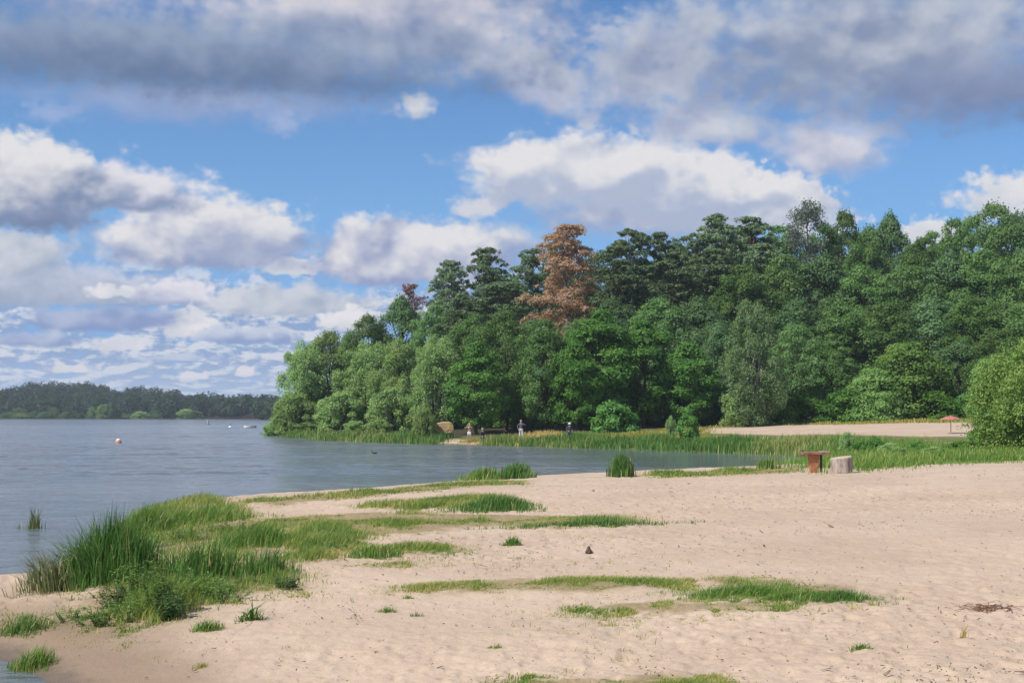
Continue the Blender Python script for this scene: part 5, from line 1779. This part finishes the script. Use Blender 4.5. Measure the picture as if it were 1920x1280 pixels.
x, y, z = ray_ground(949, 824)
b = empty('bag', (x, y, z))
bm = bmesh.new()
bmesh.ops.create_uvsphere(bm, u_segments=16, v_segments=10, radius=1.0)
for v in bm.verts:
    s_ = 1 + 0.12 * math.sin(v.co.x * 5) * math.cos(v.co.y * 4)
    v.co = Vector((v.co.x * 0.27 * s_, v.co.y * 0.17 * s_, 0.14 + (abs(v.co.z) ** 0.7 * (1 if v.co.z > 0 else -1)) * 0.15))
bm_obj('body', bm, M_NAVY, b, smooth=True)
hp = [(0.13 * math.cos(a), 0, 0.27 + 0.10 * math.sin(a)) for a in np.linspace(0, PI, 9)]
link('handle', tubes_mesh('handle', [(hp, [0.012] * 9)], 6), M_NAVY, b)
tag(b, 'dark bag lying in the grass left of the person in white trousers', 'bag')


# ================================================================== people on the far bank
def skin_obj(name, verts, edges, radii, mat, parent, root=0, sub=2):
    me = bpy.data.meshes.new(name)
    me.from_pydata(verts, edges, [])
    o = link(name, me, mat, parent)
    o.modifiers.new('skin', 'SKIN').use_smooth_shade = True
    for i, v in enumerate(me.skin_vertices[0].data):
        r = radii[i]
        v.radius = r if isinstance(r, tuple) else (r, r)
        v.use_root = i == root
    s = o.modifiers.new('sub', 'SUBSURF')
    s.levels = 1
    s.render_levels = sub
    return o


M_SKIN = plain_mat('skin', (0.46, 0.27, 0.19), 0.5, (0.40, 0.21, 0.14), 12, 0.4)


def person(px, py, label, arms, rz=0.0, seated=False, top=None, bottom=None, shorts=False, hair=None, hat=None, scale=1.0):
    """one figure; arms = ((elbow, wrist, hand direction) for left and right), body facing -y"""
    x, y, z = ray_ground(px, py)
    root = empty('person', (x, y, z), rz)
    root.scale = (scale,) * 3
    dz = -0.47 if seated else 0.0
    V, E, Rd = [], [], []

    def add(p, r, link_to=None):
        V.append(tuple(p))
        Rd.append(r)
        if link_to is not None:
            E.append((link_to, len(V) - 1))
        return len(V) - 1
    pel = add((0, 0, 0.93 + dz), (0.155, 0.115))
    lean = -0.10 if seated else 0.0
    wai = add((0, lean * 0.3, 1.10 + dz), (0.135, 0.10), pel)
    che = add((0, lean * 0.7, 1.30 + dz), (0.165, 0.115), wai)
    col_ = add((0, lean, 1.45 + dz), (0.09, 0.075), che)
    nek = add((0, lean - 0.005, 1.52 + dz), 0.055, col_)
    hd0 = add((0, lean - 0.02, 1.60 + dz), (0.070, 0.082), nek)
    hd1 = add((0, lean - 0.012, 1.67 + dz), (0.078, 0.095), hd0)
    hd2 = add((0, lean - 0.005, 1.735 + dz), (0.058, 0.072), hd1)
    nose = add((0, lean - 0.118, 1.645 + dz), 0.013, hd1)
    for s in (-1, 1):
        add((s * 0.090, lean + 0.005, 1.65 + dz), 0.016, hd1)
    arm_pts = []
    for s, (elb, wri, hd) in zip((-1, 1), arms):
        sh_p = (s * 0.19, lean, 1.41 + dz)
        sh = add(sh_p, 0.058, col_)
        e_ = add((s * elb[0], elb[1], elb[2] + dz), 0.043, sh)
        w_ = add((s * wri[0], wri[1], wri[2] + dz), 0.028, e_)
        hv = np.array([s * hd[0], hd[1], hd[2]], float)
        hv /= np.linalg.norm(hv)
        wp = np.array([s * wri[0], wri[1], wri[2] + dz])
        pm = add(wp + hv * 0.075, (0.036, 0.020), w_)
        side = np.cross(hv, np.array([0, 1.0, 0.2]))
        side /= np.linalg.norm(side) + 1e-9
        curl = np.cross(side, hv)
        for k, (o_, l_) in enumerate(((-0.030, 0.055), (-0.010, 0.068), (0.010, 0.064), (0.030, 0.050))):
            f1 = add(wp + hv * 0.115 + side * o_ * 1.1, 0.0095, pm)
            add(wp + hv * (0.115 + l_) + side * o_ * 1.15 + curl * 0.022, 0.0085, f1)
        t1 = add(wp + hv * 0.065 + side * 0.05, 0.0105, pm)
        add(wp + hv * 0.105 + side * 0.068 + curl * 0.015, 0.009, t1)
        arm_pts.append((sh_p, (s * elb[0], elb[1], elb[2] + dz), (s * wri[0], wri[1], wri[2] + dz)))
    legs = []
    for s in (-1, 1):
        if seated:
            hp_, kn, an, to = (s * 0.10, -0.04, 0.45), (s * 0.15, -0.44, 0.52), (s * 0.15, -0.42, 0.09), (s * 0.17, -0.60, 0.04)
        else:
            hp_, kn, an, to = (s * 0.095, 0.0, 0.86), (s * 0.115, -0.025, 0.49), (s * 0.12, 0.03, 0.09), (s * 0.14, -0.15, 0.035)
        h_ = add(hp_, 0.092, pel)
        k_ = add(kn, 0.060, h_)
        c_ = add(tuple(np.array(kn) * 0.62 + np.array(an) * 0.38 + np.array([0, 0.02, 0])), 0.056, k_)
        a_ = add(an, 0.038, c_)
        he = add((an[0], an[1] + 0.03, 0.035), 0.036, a_)
        add(to, (0.040, 0.028), a_)
        legs.append((hp_, kn, an))
    skin_obj('body', V, E, Rd, M_SKIN, root)
    if top is not None:
        v = [(0, lean * 0.1, 1.0 + dz), (0, lean * 0.3, 1.12 + dz), (0, lean * 0.7, 1.30 + dz), (0, lean, 1.44 + dz)]
        e = [(0, 1), (1, 2), (2, 3)]
        r = [(0.175, 0.135), (0.165, 0.128), (0.19, 0.14), (0.10, 0.09)]
        for sh_p, el, wr in arm_pts:
            i = len(v)
            wr2 = tuple(np.array(el) * 0.2 + np.array(wr) * 0.8)
            v += [sh_p, el, wr2]
            e += [(3, i), (i, i + 1), (i + 1, i + 2)]
            r += [0.075, 0.058, 0.044]
        skin_obj('jacket', v, e, r, top, root)
    if bottom is not None:
        v, e, r = [(0, lean * 0.1, 1.03 + dz), (0, 0, 0.92 + dz)], [(0, 1)], [(0.165, 0.128), (0.175, 0.135)]
        for hp_, kn, an in legs:
            i = len(v)
            if shorts:
                v += [hp_, tuple(np.array(hp_) * 0.45 + np.array(kn) * 0.55)]
                e += [(1, i), (i, i + 1)]
                r += [0.112, 0.100]
            else:
                v += [hp_, kn, tuple(np.array(kn) * 0.1 + np.array(an) * 0.9)]
                e += [(1, i), (i, i + 1), (i + 1, i + 2)]
                r += [0.112, 0.082, 0.062]
        skin_obj('shorts' if shorts else 'trousers', v, e, r, bottom, root)
    bm = bmesh.new()
    if hat is not None:
        lathe(bm, [(0.175, 1.675 + dz), (0.165, 1.69 + dz), (0.106, 1.70 + dz), (0.10, 1.75 + dz), (0.075, 1.80 + dz), (0.02, 1.815 + dz)], 18, (0, lean - 0.005, 0))
        bm_obj('hat', bm, hat, root, smooth=True)
    else:
        lathe(bm, [(0.085, 1.585 + dz), (0.103, 1.63 + dz), (0.108, 1.69 + dz), (0.095, 1.75 + dz), (0.06, 1.80 + dz), (0.01, 1.818 + dz)], 18, (0, lean + 0.028, 0))
        bm_obj('hair', bm, hair, root, smooth=True)
    return tag(root, label, 'person')


M_HAIRD = plain_mat('dark_hair', (0.05, 0.035, 0.025), 0.6, (0.09, 0.065, 0.05), 40, 0.5)
M_HAIRG = plain_mat('greying_hair', (0.30, 0.26, 0.24), 0.7, (0.18, 0.15, 0.14), 30, 0.5)
M_CLW = plain_mat('white_cotton', (0.70, 0.70, 0.72), 0.8, (0.58, 0.58, 0.60), 14, 0.5)
M_CLN = plain_mat('dark_navy_cloth', (0.060, 0.055, 0.095), 0.85, (0.035, 0.033, 0.06), 10, 0.5)
M_CLD = plain_mat('dark_olive_cloth', (0.045, 0.050, 0.040), 0.85, (0.09, 0.085, 0.07), 10, 0.5)
M_CLP = plain_mat('dusky_purple_cloth', (0.13, 0.11, 0.17), 0.85, (0.08, 0.07, 0.11), 10, 0.5)
up_arms = (((0.36, -0.16, 1.30), (0.14, -0.25, 1.52), (-0.3, 0.0, 0.9)), ((0.36, -0.16, 1.30), (0.14, -0.25, 1.52), (-0.3, 0.0, 0.9)))
akimbo = (((0.34, 0.02, 1.18), (0.26, -0.10, 0.96), (-0.2, -0.4, -0.9)), ((0.44, -0.08, 1.28), (0.20, -0.26, 1.38), (-0.8, -0.3, 0.3)))
front = (((0.28, -0.04, 1.15), (0.20, -0.28, 1.06), (-0.3, -0.9, 0.0)), ((0.28, -0.04, 1.15), (0.20, -0.28, 1.06), (-0.3, -0.9, 0.0)))
knees = (((0.27, -0.14, 1.16), (0.19, -0.38, 1.04), (-0.2, -0.8, -0.3)), ((0.27, -0.14, 1.16), (0.19, -0.38, 1.04), (-0.2, -0.8, -0.3)))
person(880, 829.5, 'bare chested person in white shorts with both hands raised to the face', up_arms, R(-12), bottom=M_CLW, shorts=True, hair=M_HAIRG)
person(904, 829, 'person in dark clothes sitting low on a stool beside the bather', knees, R(25), seated=True, top=M_CLD, bottom=M_CLD, hair=M_HAIRG)
person(977, 823.5, 'person in dusky top and white trousers with one elbow out', akimbo, R(10), top=M_CLP, bottom=M_CLW, hair=M_HAIRG)
person(1068, 831, 'person in white hat and navy clothes standing in the tall grass', front, R(15), top=M_CLN, bottom=M_CLN, hat=M_CLW)
x, y, z = ray_ground(904, 829)
sl = empty('camp_stool', (x, y + 0.02, z), R(25))
bm = bmesh.new()
add_box(bm, (0, 0.02, 0.33), (0.40, 0.34, 0.035))
bm_obj('seat', bm, M_NAVY, sl, bevel=0.01)
for s in (-1, 1):
    link('leg', tubes_mesh('leg', [([(s * 0.17, 0.19, -0.04), (s * 0.17, -0.14, 0.33)], [0.013, 0.013])], 8), M_ORANGE, sl)
    link('leg', tubes_mesh('leg', [([(s * 0.15, -0.15, -0.04), (s * 0.15, 0.18, 0.33)], [0.013, 0.013])], 8), M_ORANGE, sl)
tag(sl, 'low camp stool under the seated person in dark clothes', 'stool')


# ================================================================== the air between here and the far shore
hb = bmesh.new()
add_box(hb, (0, 0, 20.5), (3040, 3040, 47))
m, q, out = new_mat('haze')
v = q.n('ShaderNodeVolumePrincipled')
v.inputs['Color'].default_value = (0.80, 0.88, 1.0, 1)
v.inputs['Density'].default_value = 0.00021
v.inputs['Anisotropy'].default_value = 0.2
q.t.links.new(v.outputs[0], out.inputs['Volume'])
hz_o = bm_obj('haze', hb, m)
tag(hz_o, 'thin bluish summer haze over the lake and wood', 'haze', kind='stuff')
S.cycles.volume_bounces = 0
